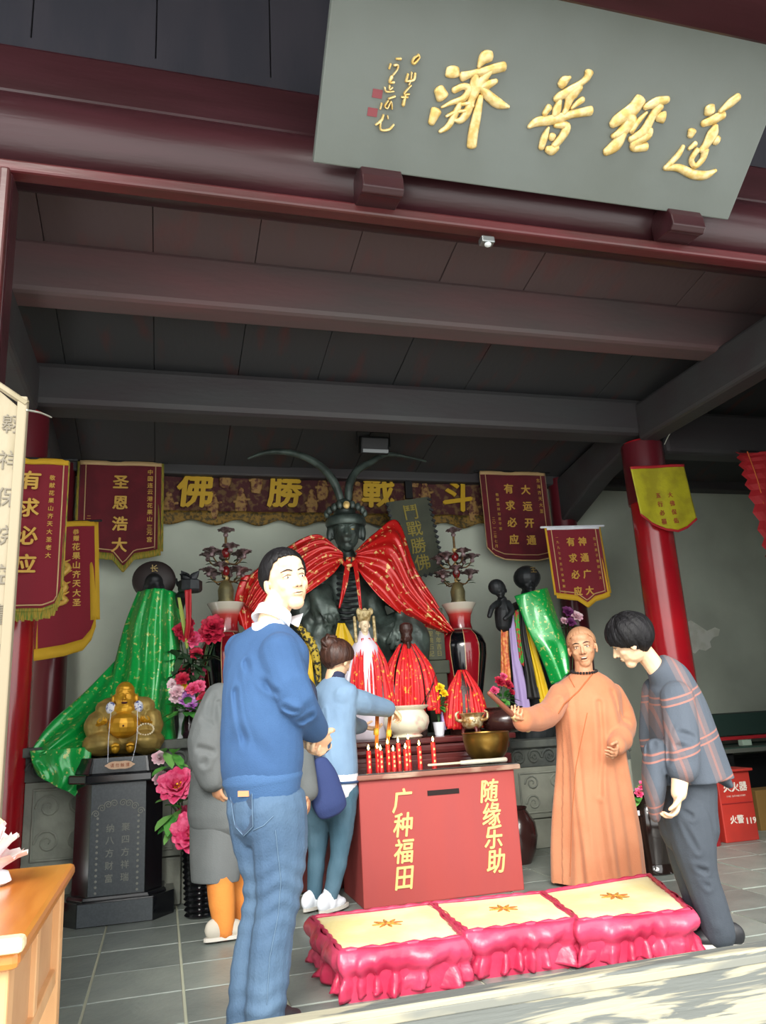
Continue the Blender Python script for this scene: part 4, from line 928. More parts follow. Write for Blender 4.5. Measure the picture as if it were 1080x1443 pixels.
# candles on the box
m_wax = M('red_wax', 'c4201f', .35, coat=.3, sub=.1); m_flame = M('candle_flame', 'ffd070', .5, emis=14)
base = None
cs = [(520.5, 5.02), (533, 5.05), (537.5, 4.99), (548, 5.12), (555.5, 5.02), (563, 5.16), (573, 5.01), (577.5, 5.18), (592.5, 5.08), (612.5, 5.05)]
for k, (a, yy) in enumerate(cs):
    p = P(a, 1079, yy); p.z = ztop; h_ = (.125, .13, .12, .15, .11, .155, .12, .17, .13, .15)[k]
    t = thing('candle', ('leftmost', 'second from left', 'third from left', 'fourth from left', 'fifth from left', 'sixth from left', 'fourth from right', 'third from right', 'second from right', 'rightmost')[k] + ' lit red candle on the donation box', 'candle', p, 'lit red candles on the donation box')
    G().lathe([(.0165, .0), (.0168, .01), (.0155, .02), (.0155, h_), (.012, h_+.004)], p, n=16).build('wax', m_wax, t, smooth=40)
    G().tube([p + Vector((0, 0, h_)), p + Vector((.001, 0, h_+.012))], .0015, n=5).build('wick', m_silk_k, t)
    G().lathe([(.001, .0), (.0065, .009), (.007, .014), (.004, .024), (.0005, .034)], p + Vector((0, 0, h_+.008)), n=10).build('flame', m_flame, t, smooth=True)
    for j in range(3): G().box(p + Vector((0, -.0158, h_*(.25+.25*j))), (.011, .002, .014)).build('gold_label', m_palegold, t)
# bowl, cushion ring, rolled cloth
m_brass = M('aged_brass', '9c7c3c', .32, metal=.85, col2='6e5427', ns=4, bump=.05)
p = P(687, 1064, 5.17); p.z = ztop
bowl = thing('singing_bowl', 'aged brass bowl on the right end of the donation box', 'bowl', p)
R_ = .158; G().lathe([(.07, .0), (.10, .012), (.14, .07), (R_, .15), (R_, .185), (R_+.006, .192), (R_-.006, .195), (R_-.014, .17), (.12, .07), (.02, .03)], p, n=48).build('bowl_body', m_brass, bowl, smooth=60)
p = P(660, 1070, 4.98); p.z = ztop+.018
t = thing('rolled_cloth', 'pale rolled cloth and stick lying in front of the brass bowl', 'cloth', p)
a_, b_ = P(604, 1072, 4.98), P(712, 1068, 4.98); a_.z = b_.z = ztop+.018
G().tube([a_, a_.lerp(b_, .5)], .008, n=8).build('stick', M('bamboo', 'd3c7a8', .6), t, smooth=True)
G().tube([a_.lerp(b_, .42), a_.lerp(b_, .6), a_.lerp(b_, .8), b_], [(.013, .016), (.016, .018), (.014, .018), (.016, .018)], n=12, sub=2).build('roll', M('linen', 'c9c3b2', .9, bump=.4, bs=60), t, smooth=True)

# ------------------------------------------------------------------ things on the altar
zt = .93
p = P(574, 1034, 5.66); p.z = zt
m_jade = M('pale_jade', 'e2ddc6', .35, col2='cf7f7c', ns=7, lo=.58, hi=.72, coat=.3)
cen = thing('stone_censer', 'cream and rose stone incense burner in the middle of the altar', 'censer', p)
G().lathe([(.10, 0), (.115, .012), (.10, .03), (.15, .06), (.168, .11), (.165, .15), (.14, .185), (.135, .2), (.165, .215), (.17, .225), (.16, .232), (.12, .225), (.11, .19)], p, n=40).build('burner_body', m_jade, cen, smooth=50)
G().lathe([(.002, .2), (.115, .2), (.116, .205), (.002, .206)], p, n=30).build('ash', M('ash', '8f8a80', 1), cen)
p = P(667, 1032, 5.60); p.z = zt
t = thing('ornate_censer', 'small gilt ornamented incense bowl with curled handles beside the brass bowl', 'censer', p)
m_gilt = M('pale_gilt', 'd8c9a0', .35, metal=.45, col2='a87f4a', ns=26, bump=.3)
G().lathe([(.05, .04), (.075, .06), (.085, .1), (.075, .125), (.095, .145), (.10, .15), (.09, .155), (.07, .13)], p, n=30).build('burner_body', m_gilt, t, smooth=50)
for s_ in (-1, 1): g = G(); g.tube([p + Vector((.085*s_, 0, .10)), p + Vector((.12*s_, 0, .11)), p + Vector((.125*s_, 0, .15)), p + Vector((.105*s_, 0, .165))], [.013, .012, .01, .007], n=8, sub=3); g.build('handle', m_gilt, t, smooth=True)
for k in range(3): a = k*2.1+.5; g = G(); g.tube([p + Vector((.05*math.cos(a), .05*math.sin(a), .06)), p + Vector((.075*math.cos(a), .075*math.sin(a), .03)), p + Vector((.07*math.cos(a), .07*math.sin(a), .0))], [.018, .012, .016], n=8, sub=2, round_=False); g.build('foot', M('dark_red_foot', '5a201c', .4), t, smooth=True)
for k in range(7): a = k*.9; G().ball(p + Vector((.08*math.cos(a), .08*math.sin(a), .1)), .014).build('boss', m_gilt, t, smooth=True)
p = P(714, 1044, 5.70); p.z = zt
m_brownpot = M('brown_glaze', '3a2220', .25, coat=.4)
G_ = G().lathe([(.12, 0), (.17, .04), (.185, .09), (.16, .14), (.13, .165), (.15, .18), (.14, .185), (.11, .16)], p, n=36); o = G_.build('brown_pot', m_brownpot, smooth=50, loc=p); tag(o, 'wide dark brown glazed pot behind the brass bowl', 'pot')
p = PZ(724, 1212); p = Vector((2.33, 5.62, 0)); p = Vector((P(722, 1180, 5.64).x, 5.70, 0))
p = P(727, 1200, 5.72); p.z = 0; p.y = 5.72
# scarves on the small figures
def scarves(parent, c, top_z, r0, r1, n, mats, name='scarf', a0=-1.5, a1=1.5, seed=0, ymul=.7, zb=None):
    rs = random.Random(seed)
    for k in range(n):
        a = a0 + (a1-a0)*(k+.5)/n; w = (a1-a0)/n*1.05; z1 = (zb if zb is not None else c.z) + rs.uniform(0, .05)
        def pt(al, r_, z_): return Vector((c.x + math.sin(al)*r_, c.y - math.cos(al)*r_*ymul, z_))
        zs = [top_z, top_z*.68+z1*.32, top_z*.35+z1*.65, z1]; rr = [r0, r0*.45+r1*.62, r1*.93, r1*rs.uniform(.92, 1.1)]
        A_ = [pt(a-w*.5, r_, z_) for r_, z_ in zip(rr, zs)]; B_ = [pt(a+w*.5, r_, z_) for r_, z_ in zip(rr, zs)]
        def fn(u_, v_, A_=A_, B_=B_, k=k):
            p_ = rail(A_, u_).lerp(rail(B_, u_), v_); o_ = Vector((p_.x-c.x, p_.y-c.y, 0)); o_ = o_.normalized() if o_.length > 1e-4 else Vector((0, -1, 0))
            return p_ + o_*(.010*math.sin(v_*9.4+k*2+u_*3)*(.3+u_) + .012*(k % 3))
        g = G(); g.sheet(fn, 14, 8, .003); g.build(name, mats[k % len(mats)], parent, smooth=True)
# crowned white figure
p = P(520, 1034, 5.80); p.z = zt; topz = P(520, 852, 5.80).z
t = thing('crowned_figurine', 'white-cloaked figurine with cream crown wrapped in red scarves, above the incense hands', 'figurine', p)
H_ = topz-zt; g = G()
g.lathe([(.12, 0), (.13, .02), (.135, H_*.3), (.12, H_*.55), (.10, H_*.68), (.05, H_*.75), (.035, H_*.8)], p, n=30, fold=lambda t_, a: 1+.04*math.sin(a*9)*(1-t_)); g.build('cloak', m_silk_w, t, smooth=True)
hc = p + Vector((0, -.02, H_*.84)); HR = basis((-.1, -1, 0)); g = G(); head(g, hc, HR, .12); g.tube([hc - Vector((0, 0, .09)), hc], .028, n=10); remesh(g, 'head', M('ivory', 'e3cfae', .45), t, voxel=.004, smooth=2)
g = G(); g.lathe([(.045, 0), (.052, .03), (.06, .07), (.05, .08), (.035, .05)], hc + Vector((0, 0, .03)), n=20, fold=lambda t_, a: 1+.12*math.sin(a*6)*t_)
for s_ in (-1, 0, 1): g.ball(hc + Vector((.045*s_, -.03, .1)), (.022, .015, .028))
g.tube([hc + Vector((-.075, 0, .06)), hc + Vector((-.075, -.02, -.12))], .012, n=8); g.tube([hc + Vector((.075, 0, .06)), hc + Vector((.075, -.02, -.12))], .012, n=8)
g.build('crown', M('cream_crown', 'cbb98a', .45, col2='8f7b4c', ns=40, bump=.4), t, smooth=True)
scarves(t, p, zt+H_*.74, .05, .185, 9, [m_silk_r, m_silk_r, m_silk_r], a0=-.9, a1=1.0, seed=1, zb=zt+H_*.22)
scarves(t, p, zt+H_*.70, .06, .20, 2, [m_silk_w], a0=-1.7, a1=-1.0, seed=2); scarves(t, p, zt+H_*.70, .06, .21, 3, [m_silk_w, m_silk_y], a0=.9, a1=1.6, seed=3)
# dark figure
p = P(580, 1030, 5.86); p.z = zt; topz = P(577, 876, 5.86).z; H_ = topz-zt
t = thing('wooden_figurine', 'dark wooden bearded figurine wearing a broad heap of red scarves', 'figurine', p)
m_dwood = M('dark_carved_wood', '3a211c', .45, bump=.3, bs=60)
g = G(); g.lathe([(.12, 0), (.13, H_*.3), (.1, H_*.6), (.05, H_*.74)], p, n=24); hc = p + Vector((0, -.02, H_*.85)); head(g, hc, basis((-.1, -1, 0)), .13); g.tube([hc - Vector((0, 0, .1)), hc], .034, n=10)
g.lathe([(.045, 0), (.055, .03), (.05, .07), (.02, .085)], hc + Vector((0, 0, .035)), n=16); g.tube([hc + Vector((0, -.05, -.04)), hc + Vector((0, -.05, -.12))], [(.03, .015), (.012, .01)], n=8); remesh(g, 'carving', m_dwood, t, voxel=.005, smooth=2)
scarves(t, p, zt+H_*.80, .05, .235, 11, [m_silk_r], a0=-1.5, a1=1.45, seed=5, zb=zt+.16); scarves(t, p, zt+H_*.72, .07, .25, 2, [m_silk_l], a0=1.2, a1=1.65, seed=6)
# red heap
p = P(657, 1034, 5.82); p.z = zt; topz = P(650, 944, 5.82).z; H_ = topz-zt
t = thing('scarf_figurine', 'small pointed figure buried in red scarves in front of the striped vase', 'figurine', p)
g = G(); g.lathe([(.12, 0), (.12, H_*.35), (.1, H_*.7), (.04, H_*.92), (.01, H_)], p, n=20); g.build('core', m_dwood, t, smooth=True)
scarves(t, p, zt+H_*1.0, .02, .17, 8, [m_silk_r], a0=-1.5, a1=1.5, seed=9, zb=zt+.04)
# yellow flowers in a white pot
def pot_flowers(name, label, base, pot_r, pot_h, mpot, heads, mats, leaves, prof=None, lw=.02, cat='flowers', mleaf=m_leaf, layers=3, n=8, bunch=False):
    t = thing(name, label, cat, base)
    prof = prof or [(pot_r*.7, 0), (pot_r*.8, pot_h*.1), (pot_r, pot_h*.9), (pot_r*1.08, pot_h), (pot_r*.9, pot_h*.98), (pot_r*.7, pot_h*.7)]
    G().lathe(prof, base, n=24).build('pot', mpot, t, smooth=50)
    top = base + Vector((0, 0, pot_h*.9))
    for k, (c, r_) in enumerate(heads):
        c = Vector(c); m_ = mats[k % len(mats)]
        g = G(); d = (c-top); ax = Vector((d.x*1.2/max(.05, d.length)*.5, -.8, .45)); peony(g, c, r_, ax, layers=layers, n=n, seed=k); o = g.build('flower', m_, t, smooth=True)
        g = G(); g.tube([top, top.lerp(c, .6) + Vector((0, .01, .02)), c], .004, n=5, sub=2); g.build('stem', m_stem, t, smooth=True)
    for k, (c, d, L_, w_) in enumerate(leaves):
        g = G(); leaf(g, c, d, L_, w_); g.build('leaf', mleaf, t, smooth=True)
    return t
random.seed(11)
def rleaves(c, n, R_, L_, w_): 
    out = []
    for k in range(n):
        a = random.uniform(0, 2*PI); e = random.uniform(-.4, .8); d = Vector((math.cos(a)*math.cos(e), -abs(math.sin(a))*math.cos(e)*.8, math.sin(e))); out.append((Vector(c) + d*R_*.4, d, L_*random.uniform(.7, 1.2), w_))
    return out
p = P(619, 1024, 5.8); p.z = zt; sx_ = mpp(p)
def Q(a, b_, yy): return P(a, b_, yy)
pot_flowers('potted_chrysanthemum', 'small yellow flowers in a white pot beside the stone censer', p, .045, .10, m_white, [(Q(611, 973, 5.76), .035), (Q(620, 969, 5.76), .035), (Q(625, 978, 5.76), .035), (Q(615, 983, 5.76), .03)], [m_yel], rleaves(Q(617, 995, 5.78), 12, .05, .09, .02))
p = P(708, 1030, 5.95); p.z = zt
pot_flowers('red_bouquet', 'red artificial flowers with green leaves behind the monk\'s striker', p, .05, .14, M('clear_grey_vase', '8b8f8c', .2), [(Q(704, 962, 5.95), .05), (Q(697, 974, 5.93), .04), (Q(716, 966, 5.95), .045), (Q(709, 954, 5.97), .035), (Q(721, 976, 5.95), .03)], [m_red_p, m_pink], rleaves(Q(709, 985, 5.95), 14, .08, .1, .022))
# joss sticks in the stone censer
p = P(574, 1034, 5.66)
for k, (a, b_, a2, b2) in enumerate(((598, 1000, 614, 950), (592, 998, 612, 962))):
    q0, q1 = P(a, b_, 5.68), P(a2, b2, 5.72); o = G().tube([q0, q1], .003, n=5).build('joss_stick', m_silk_k, loc=q0); tag(o, ('upper' if k == 0 else 'lower') + ' dark joss stick leaning out of the stone censer', 'incense')
# brown jar on the floor, right of the box
p = P(733, 1206, 5.72); p.z = 0
o = G().lathe([(.08, 0), (.12, .08), (.145, .19), (.135, .28), (.09, .35), (.075, .37), (.085, .385), (.08, .39), (.07, .36)], p, n=36).build('brown_jar', m_brownpot, smooth=50, loc=p); tag(o, 'dark brown glazed jar on the floor peeping out right of the donation box', 'jar')

# ------------------------------------------------------------------ tall striped vases with lotus lamps
def vase_mat():
    m = M('striped_glaze', '7c1420', .16, coat=.6); nt = m.node_tree; N, L = nt.nodes, nt.links; p = N['Principled BSDF']
    tc = N.new('ShaderNodeTexCoord'); sp = N.new('ShaderNodeSeparateXYZ'); L.new(tc.outputs['Object'], sp.inputs[0])
    at = N.new('ShaderNodeMath'); at.operation = 'ARCTAN2'; L.new(sp.outputs['Y'], at.inputs[0]); L.new(sp.outputs['X'], at.inputs[1])
    a1 = N.new('ShaderNodeMath'); a1.operation = 'ADD'; a1.inputs[1].default_value = 20*PI + .55; L.new(at.outputs[0], a1.inputs[0])
    mo = N.new('ShaderNodeMath'); mo.operation = 'MODULO'; mo.inputs[1].default_value = 2*PI/5; L.new(a1.outputs[0], mo.inputs[0])
    dv = N.new('ShaderNodeMath'); dv.operation = 'DIVIDE'; dv.inputs[1].default_value = 2*PI/5; L.new(mo.outputs[0], dv.inputs[0])
    rp = N.new('ShaderNodeValToRGB'); e = rp.color_ramp.elements; e[0].position = 0; e[0].color = lin('8a1420'); e[1].position = .5; e[1].color = lin('0b0d12')
    for pos, c in ((.47, '8a1420'), (.475, 'c9a67a'), (.495, 'c9a67a'), (.965, '0b0d12'), (.97, 'c9a67a'), (.99, 'c9a67a')): q = e.new(pos); q.color = lin(c)
    rp.color_ramp.interpolation = 'CONSTANT'; L.new(dv.outputs[0], rp.inputs[0]); L.new(rp.outputs[0], p.inputs['Base Color']); return m
def neck_mat(z0, z1):
    m = M('flambe_neck_%d' % len(MATS), 'b22a2a', .16, coat=.6); nt = m.node_tree; N, L = nt.nodes, nt.links
    tc = N.new('ShaderNodeTexCoord'); sp = N.new('ShaderNodeSeparateXYZ'); L.new(tc.outputs['Object'], sp.inputs[0])
    mr = N.new('ShaderNodeMapRange'); mr.inputs[1].default_value = z0; mr.inputs[2].default_value = z1; L.new(sp.outputs['Z'], mr.inputs[0])
    rp = N.new('ShaderNodeValToRGB'); e = rp.color_ramp.elements; e[0].position = .0; e[0].color = lin('8f8a78'); e[1].position = 1; e[1].color = lin('d9d4c6')
    for pos, c in ((.08, '7a1620'), (.3, '9e1c22'), (.6, 'c2453f'), (.8, 'd5cdbb')): q = e.new(pos); q.color = lin(c)
    L.new(mr.outputs[0], rp.inputs[0]); L.new(rp.outputs[0], N['Principled BSDF'].inputs['Base Color']); return m
m_vs = vase_mat()
def vase(label, px, label2):
    Yv = 6.36; b = P(px, 1034, Yv); b.z = .95; top = P(px, 851, Yv).z; H_ = top - .95; s_ = mpp(b)
    t = thing('floor_vase', label, 'vase', b)
    hb = H_*.78
    G().lathe([(.105, 0), (.11, .01), (.115, .10*H_), (.16, .34*H_), (.205, .58*H_), (.208, .66*H_), (.18, .73*H_), (.13, .775*H_), (.105, .785*H_)], b, n=60).build('vase_body', m_vs, t, smooth=70, loc=b)
    o = G().lathe([(.105, .78*H_), (.092, .84*H_), (.098, .90*H_), (.125, .96*H_), (.148, .995*H_), (.15, H_), (.14, H_), (.11, .95*H_), (.08, .88*H_)], b, n=60).build('neck', neck_mat(.78*H_, H_), t, smooth=60, loc=b)
    # lotus lamp standing in the mouth
    lb = Vector((b.x, b.y, top-.02)); l = thing('lotus_lamp', label2, 'ornament', lb)
    m_lt = M('lotus_petal', 'a58f92', .4, col2='5b4a48', ns=30, metal=.2); m_br = M('bronze_stem', '6c5437', .4, metal=.6, col2='8a6a3b', ns=20); m_bd = M('red_bead', '8c2025', .2, coat=.5)
    G().lathe([(.07, 0), (.075, .02), (.06, .06), (.065, .13), (.045, .19), (.02, .21)], lb, n=20).build('holder', M('verdigris_brass', '6f6a4c', .5, metal=.5, col2='8d8358', ns=12), l, smooth=50)
    hz = P(px, 752, Yv).z - lb.z
    G().tube([lb + Vector((0, 0, .15)), lb + Vector((0, 0, hz))], .011, n=8).build('stem', m_br, l, smooth=True)
    for z_ in (.29, .44): G().ball(lb + Vector((0, 0, z_)), (.034, .034, .045)).build('bead', m_bd, l, smooth=True)
    for z_ in (.23, .36, .5): G().ball(lb + Vector((0, 0, z_)), (.024, .024, .022)).build('gold_knop', m_gold, l, smooth=True)
    proto = None
    spots = []
    for zt_, R_, n_, a0 in ((.27, .14, 6, .2), (.42, .15, 6, .7)):
        for k in range(n_): a = a0 + k*2*PI/n_; spots.append(Vector((R_*math.cos(a), R_*math.sin(a)*.9, zt_ + .02*math.sin(k*2))))
    spots.append(Vector((0, 0, hz)))
    for k, s2 in enumerate(spots):
        c = lb + s2
        if proto is None:
            g = G(); peony(g, (0, 0, 0), .07, (0, 0, 1), layers=3, n=8, seed=2, openk=.8); g.ball((0, 0, -.012), (.022, .022, .02), n=8, m=5)
            proto = g.build('lotus', m_lt, l, smooth=True); proto.data = proto.data; off = proto
            for v in proto.data.vertices: v.co = v.co + lb
            proto.location = s2
        else: q = proto.copy(); COL.objects.link(q); q.parent = l; q.location = s2; q.rotation_euler = (0, 0, k)
        if k < len(spots)-1:
            g = G(); g.tube([lb + Vector((0, 0, s2.z-.05)), lb + Vector((s2.x*.6, s2.y*.6, s2.z-.07)), c - Vector((0, 0, .01))], .006, n=6, sub=3); g.build('branch', m_br, l, smooth=True)
    for k in range(14):
        a = k*2*PI/7; c = lb + Vector((.09*math.cos(a), .09*math.sin(a), .2 + .15*(k//7))); g = G(); leaf(g, c, (math.cos(a), math.sin(a), .3), .09, .018); g.build('leaf', m_leafd, l)
    return t
vase('tall red and black striped vase with pale flared rim, right of the seated statue', 661, 'tiered metal lotus ornament standing in the right striped vase')
vase('tall red and black striped vase with pale rim, half hidden behind the man in blue', 319, 'tiered metal lotus ornament standing in the left striped vase')

# ------------------------------------------------------------------ large seated statue
Y = 6.5; Ps = lambda a, b_, y=Y: P(a, b_, y)
base = Ps(500, 1034); base.z = .95
st = thing('seated_statue', 'large dark bronze seated temple statue with crown and red satin cape at the centre', 'statue', base)
HR = basis((-.16, -.98, .05)); hc = P(488, 751, 6.38); hh = .36; rt = Vector((1, 0, 0))
g = G(); head(g, hc, HR, hh, heavy=.02)
for s_ in (-1, 1): g.ball(hc + HR @ Vector((.40*s_, 0, -.02))*hh, (.03, .03, .07), HR)
g.tube([P(489, 800, 6.45), P(488, 775, 6.42), hc], [.09, .085, .08], n=14)
g.tube([Ps(500, 972, 6.6), Ps(500, 920, 6.5), Ps(495, 860, 6.5), Ps(490, 812, 6.5), Ps(489, 795, 6.5)], [(.34, .26), (.33, .25), (.30, .21), (.32, .19), (.14, .12)], ref=rt, n=26, sub=3)
limb(g, [Ps(445, 822), P(418, 875, 6.4), P(448, 838, 6.3), P(455, 846, 6.2)], [.13, .13, .11, .08]); limb(g, [Ps(540, 822), P(590, 865, 6.45), P(585, 880, 6.36), P(565, 868, 6.24)], [.13, .13, .1, .08])
limb(g, [P(470, 940, 6.5), P(452, 862, 6.28), P(448, 960, 6.3), P(450, 1008, 6.32)], [.2, .16, .15, .13]); limb(g, [P(530, 940, 6.5), P(572, 877, 6.3), P(580, 960, 6.32), P(578, 1006, 6.34)], [.2, .16, .16, .13])
hand(g, P(452, 842, 6.16), Vector((.3, -.4, -.8)), (.2, .9, -.4), side=1, curl=.4, s=1.8); hand(g, P(566, 870, 6.2), Vector((-.3, -.4, -.8)), (0, .9, -.4), side=-1, curl=.4, s=1.8)
remesh(g, 'statue_body', m_bronze, st, voxel=.011, smooth=3, amp=.018, freq=19, seed=44, bias=(1.2, 1.2, .9))
g = G(); head(g, hc, HR, hh*1.01, heavy=.02); remesh(g, 'face', m_bronze, st, voxel=.006, smooth=2)
m_ge = M('gilt_eye', 'b79a55', .4, metal=.4)
for s_ in (-1, 1):
    G().ball(hc + HR @ Vector((.13*s_, .315, .012))*hh, (.05*hh, .035*hh, .02*hh), HR).build('eye', m_ge, st, smooth=True)
    g = G(); W = lambda x, y, z: hc + HR @ Vector((x, y, z))*hh; g.tube([W(.05*s_, .40, .07), W(.13*s_, .385, .12), W(.22*s_, .31, .15)], [.02*hh, .028*hh, .012*hh], n=8, sub=2); g.build('brow_ridge', m_bronze, st, smooth=True)
g = G(); g.lathe([(.165, -.02), (.175, .0), (.172, .04), (.15, .07)], hc + Vector((0, 0, .07)), n=32); o = g.build('crown_band', m_bronze, st, smooth=60)
g = G()
for k in range(9): a = (k-4)*.32; g.ball(hc + HR @ Vector((.17*math.sin(a), .16*math.cos(a), .17+.045*math.cos(a*1.4))), (.026, .02, .036), HR)
g.lathe([(.09, 0), (.1, .06), (.075, .13), (.03, .16)], hc + Vector((0, .03, .15)), n=20); g.build('crown', m_bronze, st, smooth=True)
G().ball(hc + HR @ Vector((0, .185, .2)), (.03, .015, .035), HR).build('crown_jewel', m_gold, st, smooth=True, label='gold ornament on the crown front')
for side, pts in ((-1, ((481, 706, 6.42), (470, 678, 6.42), (448, 654, 6.45), (415, 639, 6.5), (378, 637, 6.55), (350, 646, 6.6))), (1, ((491, 706, 6.42), (493, 682, 6.42), (503, 664, 6.45), (522, 652, 6.5), (548, 640, 6.55), (600, 650, 6.6)))):
    g = G(); g.tube([P(*q) for q in pts], [.034, .038, .034, .03, .022, .01], n=12, sub=5); g.build('plume', m_bronze, st, smooth=True)
g = G()
for k in range(9): z_ = k; g.tube([P(476, 806+k*8, 6.26), P(489, 808+k*8, 6.22), P(504, 806+k*8, 6.26)], .012, n=6, sub=2)
g.build('armour_lacing', m_bronze2, st, smooth=True)
# cape
g = G(); drape(g, [(500, 778, 6.25), (528, 752, 6.3), (560, 735, 6.4), (585, 800, 6.45), (612, 845, 6.4), (636, 890, 6.3)], [(498, 792, 6.2), (512, 815, 6.16), (534, 842, 6.14), (560, 862, 6.16), (590, 878, 6.2), (628, 893, 6.24)], folds=5, amp=.03, bulge=.10, nu=60, nv=48); 
drape(g, [(478, 776, 6.25), (450, 754, 6.3), (420, 762, 6.35), (385, 785, 6.4), (350, 812, 6.4), (340, 850, 6.35)], [(482, 792, 6.2), (470, 808, 6.16), (452, 822, 6.14), (425, 840, 6.16), (392, 852, 6.2), (360, 870, 6.26)], folds=6, amp=.03, bulge=.10, nu=60, nv=48)
g.build('cape', m_satin_r, st, smooth=True)
g = G(); drape(g, [(614, 868, 6.3), (624, 890, 6.3), (629, 915, 6.32), (630, 945, 6.34)], [(632, 880, 6.3), (637, 895, 6.3), (634, 920, 6.32), (632, 945, 6.34)], folds=1, amp=.01, nu=16, nv=8); g.build('cape_tail', m_satin_r, st, smooth=True)
g = G(); drape(g, [(340, 812, 6.4), (330, 850, 6.36), (338, 880, 6.34)], [(375, 805, 6.3), (372, 850, 6.28), (360, 900, 6.28)], folds=2, amp=.02, nu=20, nv=20); g.build('cape_tail', m_satin_r, st, smooth=True)
for A_, B_ in (([(488, 785, 6.16), (483, 820, 6.12), (477, 857, 6.1)], [(495, 785, 6.16), (490, 822, 6.12), (480, 857, 6.1)]), ([(496, 785, 6.16), (503, 830, 6.1), (509, 885, 6.06)], [(503, 785, 6.16), (508, 830, 6.1), (513, 885, 6.06)])):
    g = G(); drape(g, A_, B_, folds=1, amp=.006, nu=20, nv=5); g.build('cape_tie', m_satin_r, st, smooth=True)
G().tube([P(478, 783, 6.2), P(486, 795, 6.15), P(496, 796, 6.14), P(504, 784, 6.2)], .018, n=10, sub=4).build('cape_collar', m_satin_r, st, smooth=True)
g = G(); drape(g, [(476, 878, 6.02), (470, 910, 6.0), (462, 935, 6.0)], [(486, 878, 6.02), (500, 910, 6.0), (497, 935, 6.0)], folds=2, amp=.012, nu=16, nv=10); g.build('waist_sash', m_silk_y, st, smooth=True)
# yellow patterned rope garland hanging on the left knee
t = thing('prayer_garland', 'yellow and black patterned garland hanging left of the woman\'s bun', 'garland', P(445, 900, 6.08))
g = G(); g.tube([P(418, 880, 6.12), P(432, 896, 6.08), P(441, 912, 6.06), (P(447, 935, 6.08)), P(450, 960, 6.1)], [.022, .032, .034, .03, .018], n=14, sub=6, fold=lambda tt, a: 1+.18*math.sin(tt*90)); g.build('rope', M('yellow_black_weave', 'cdb23f', .7, col2='2d2a1e', ns=45, lo=.5, hi=.55), t, smooth=True)
g = G(); drape(g, [(427, 905, 6.1), (424, 940, 6.1), (432, 968, 6.1)], [(440, 905, 6.08), (440, 940, 6.08), (446, 968, 6.08)], folds=2, amp=.012, nu=14, nv=8); g.build('tassel', m_silk_y, t, smooth=True)
# throne back, tablets
m_tab = M('olive_tablet', '4a4f40', .7, col2='3e4337', ns=4, bump=.1)
t = thing('inscribed_tablet', 'dark olive tablet with toothed edges and four gold characters behind the cape', 'tablet', P(585, 760, 6.75))
c = [P(545, 708, 6.75), P(604, 700, 6.75), P(626, 806, 6.75), P(572, 816, 6.75)]
g = G(); g.add(c + [q + Vector((0, .03, 0)) for q in c], [(0, 3, 2, 1), (4, 5, 6, 7)] + [(i, (i+1) % 4, 4+(i+1) % 4, 4+i) for i in range(4)]); g.build('board', m_tab, t)
g = G()
for (a, b_, n_) in ((c[0], c[3], 14), (c[1], c[2], 14), (c[3], c[2], 7)):
    for k in range(n_): q = a.lerp(b_, (k+.5)/n_); g.box(q + Vector((0, -.005, 0)), (.035, .02, .022), Matrix.Rotation(.5, 3, 'Y'))
g.build('toothed_edge', m_bronze2, t)
ux = (c[1]-c[0]).normalized(); uy = (c[0]-c[3]).normalized()
for k, ch in enumerate('鬥戰勝佛'):
    q = c[0].lerp(c[3], .17+.22*k).lerp(c[1].lerp(c[2], .17+.22*k), .5); g = G(); letters(g, ch, FR(q + Vector((0, -.002, 0)), ux, uy), (0, 0), .155, bold=.01, ext=.02, lift=.0); g.build('gold_character', M('old_gold', '8f8234', .6), t)
t = thing('stone_stele', 'narrow grey-green stone stele with engraved columns beside the right striped vase', 'stele', P(614, 1034, 6.2))
q0, q1 = P(614, 930, 6.25), P(613, 857, 6.25)
G().box(((q0.x+q1.x)/2, 6.27, (q0.z+q1.z)/2), (.155, .06, q1.z-q0.z)).build('slab', m_tab, t, bevel=.006)
G().box((q0.x, 6.27, q0.z-.06), (.22, .12, .11)).build('base_block', m_tab, t, bevel=.01); G().box((q0.x, 6.27, (q0.z-.1+.95)/2), (.17, .1, q0.z-.1-.95)).build('pier', m_tab, t, bevel=.01)
g = G(); letters(g, '花果山聖境石記', FR((q0.x-.035, 6.238, q1.z-.05)), (0, 0), .05, off=.0, ext=.01); letters(g, '歲次甲午年吉日', FR((q0.x+.035, 6.238, q1.z-.05)), (0, 0), .05, ext=.01); g.build('inscription', M('faded_gold', '8a8350', .7), t)
# floodlight above the statue
q = P(527, 628, 6.3)
t = thing('floodlight', 'black floodlight hanging under the dark beam above the statue', 'lamp', q)
G().box(q, (.26, .10, .16), Matrix.Rotation(.35, 3, 'X')).build('housing', m_iron, t, bevel=.015)
G().box(q + Vector((0, -.045, -.065)), (.23, .02, .03), Matrix.Rotation(.35, 3, 'X')).build('glass', M('lamp_glass', '5c6668', .1), t)
g = G(); g.tube([q + Vector((-.15, 0, .0)), q + Vector((-.15, 0, .13)), q + Vector((.15, 0, .13)), q + Vector((.15, 0, .0))], .008, n=6); g.tube([q + Vector((0, 0, .13)), Vector((q.x, q.y, ceil_z(q.y)+.02))], .012, n=8); g.build('bracket', m_iron, t)
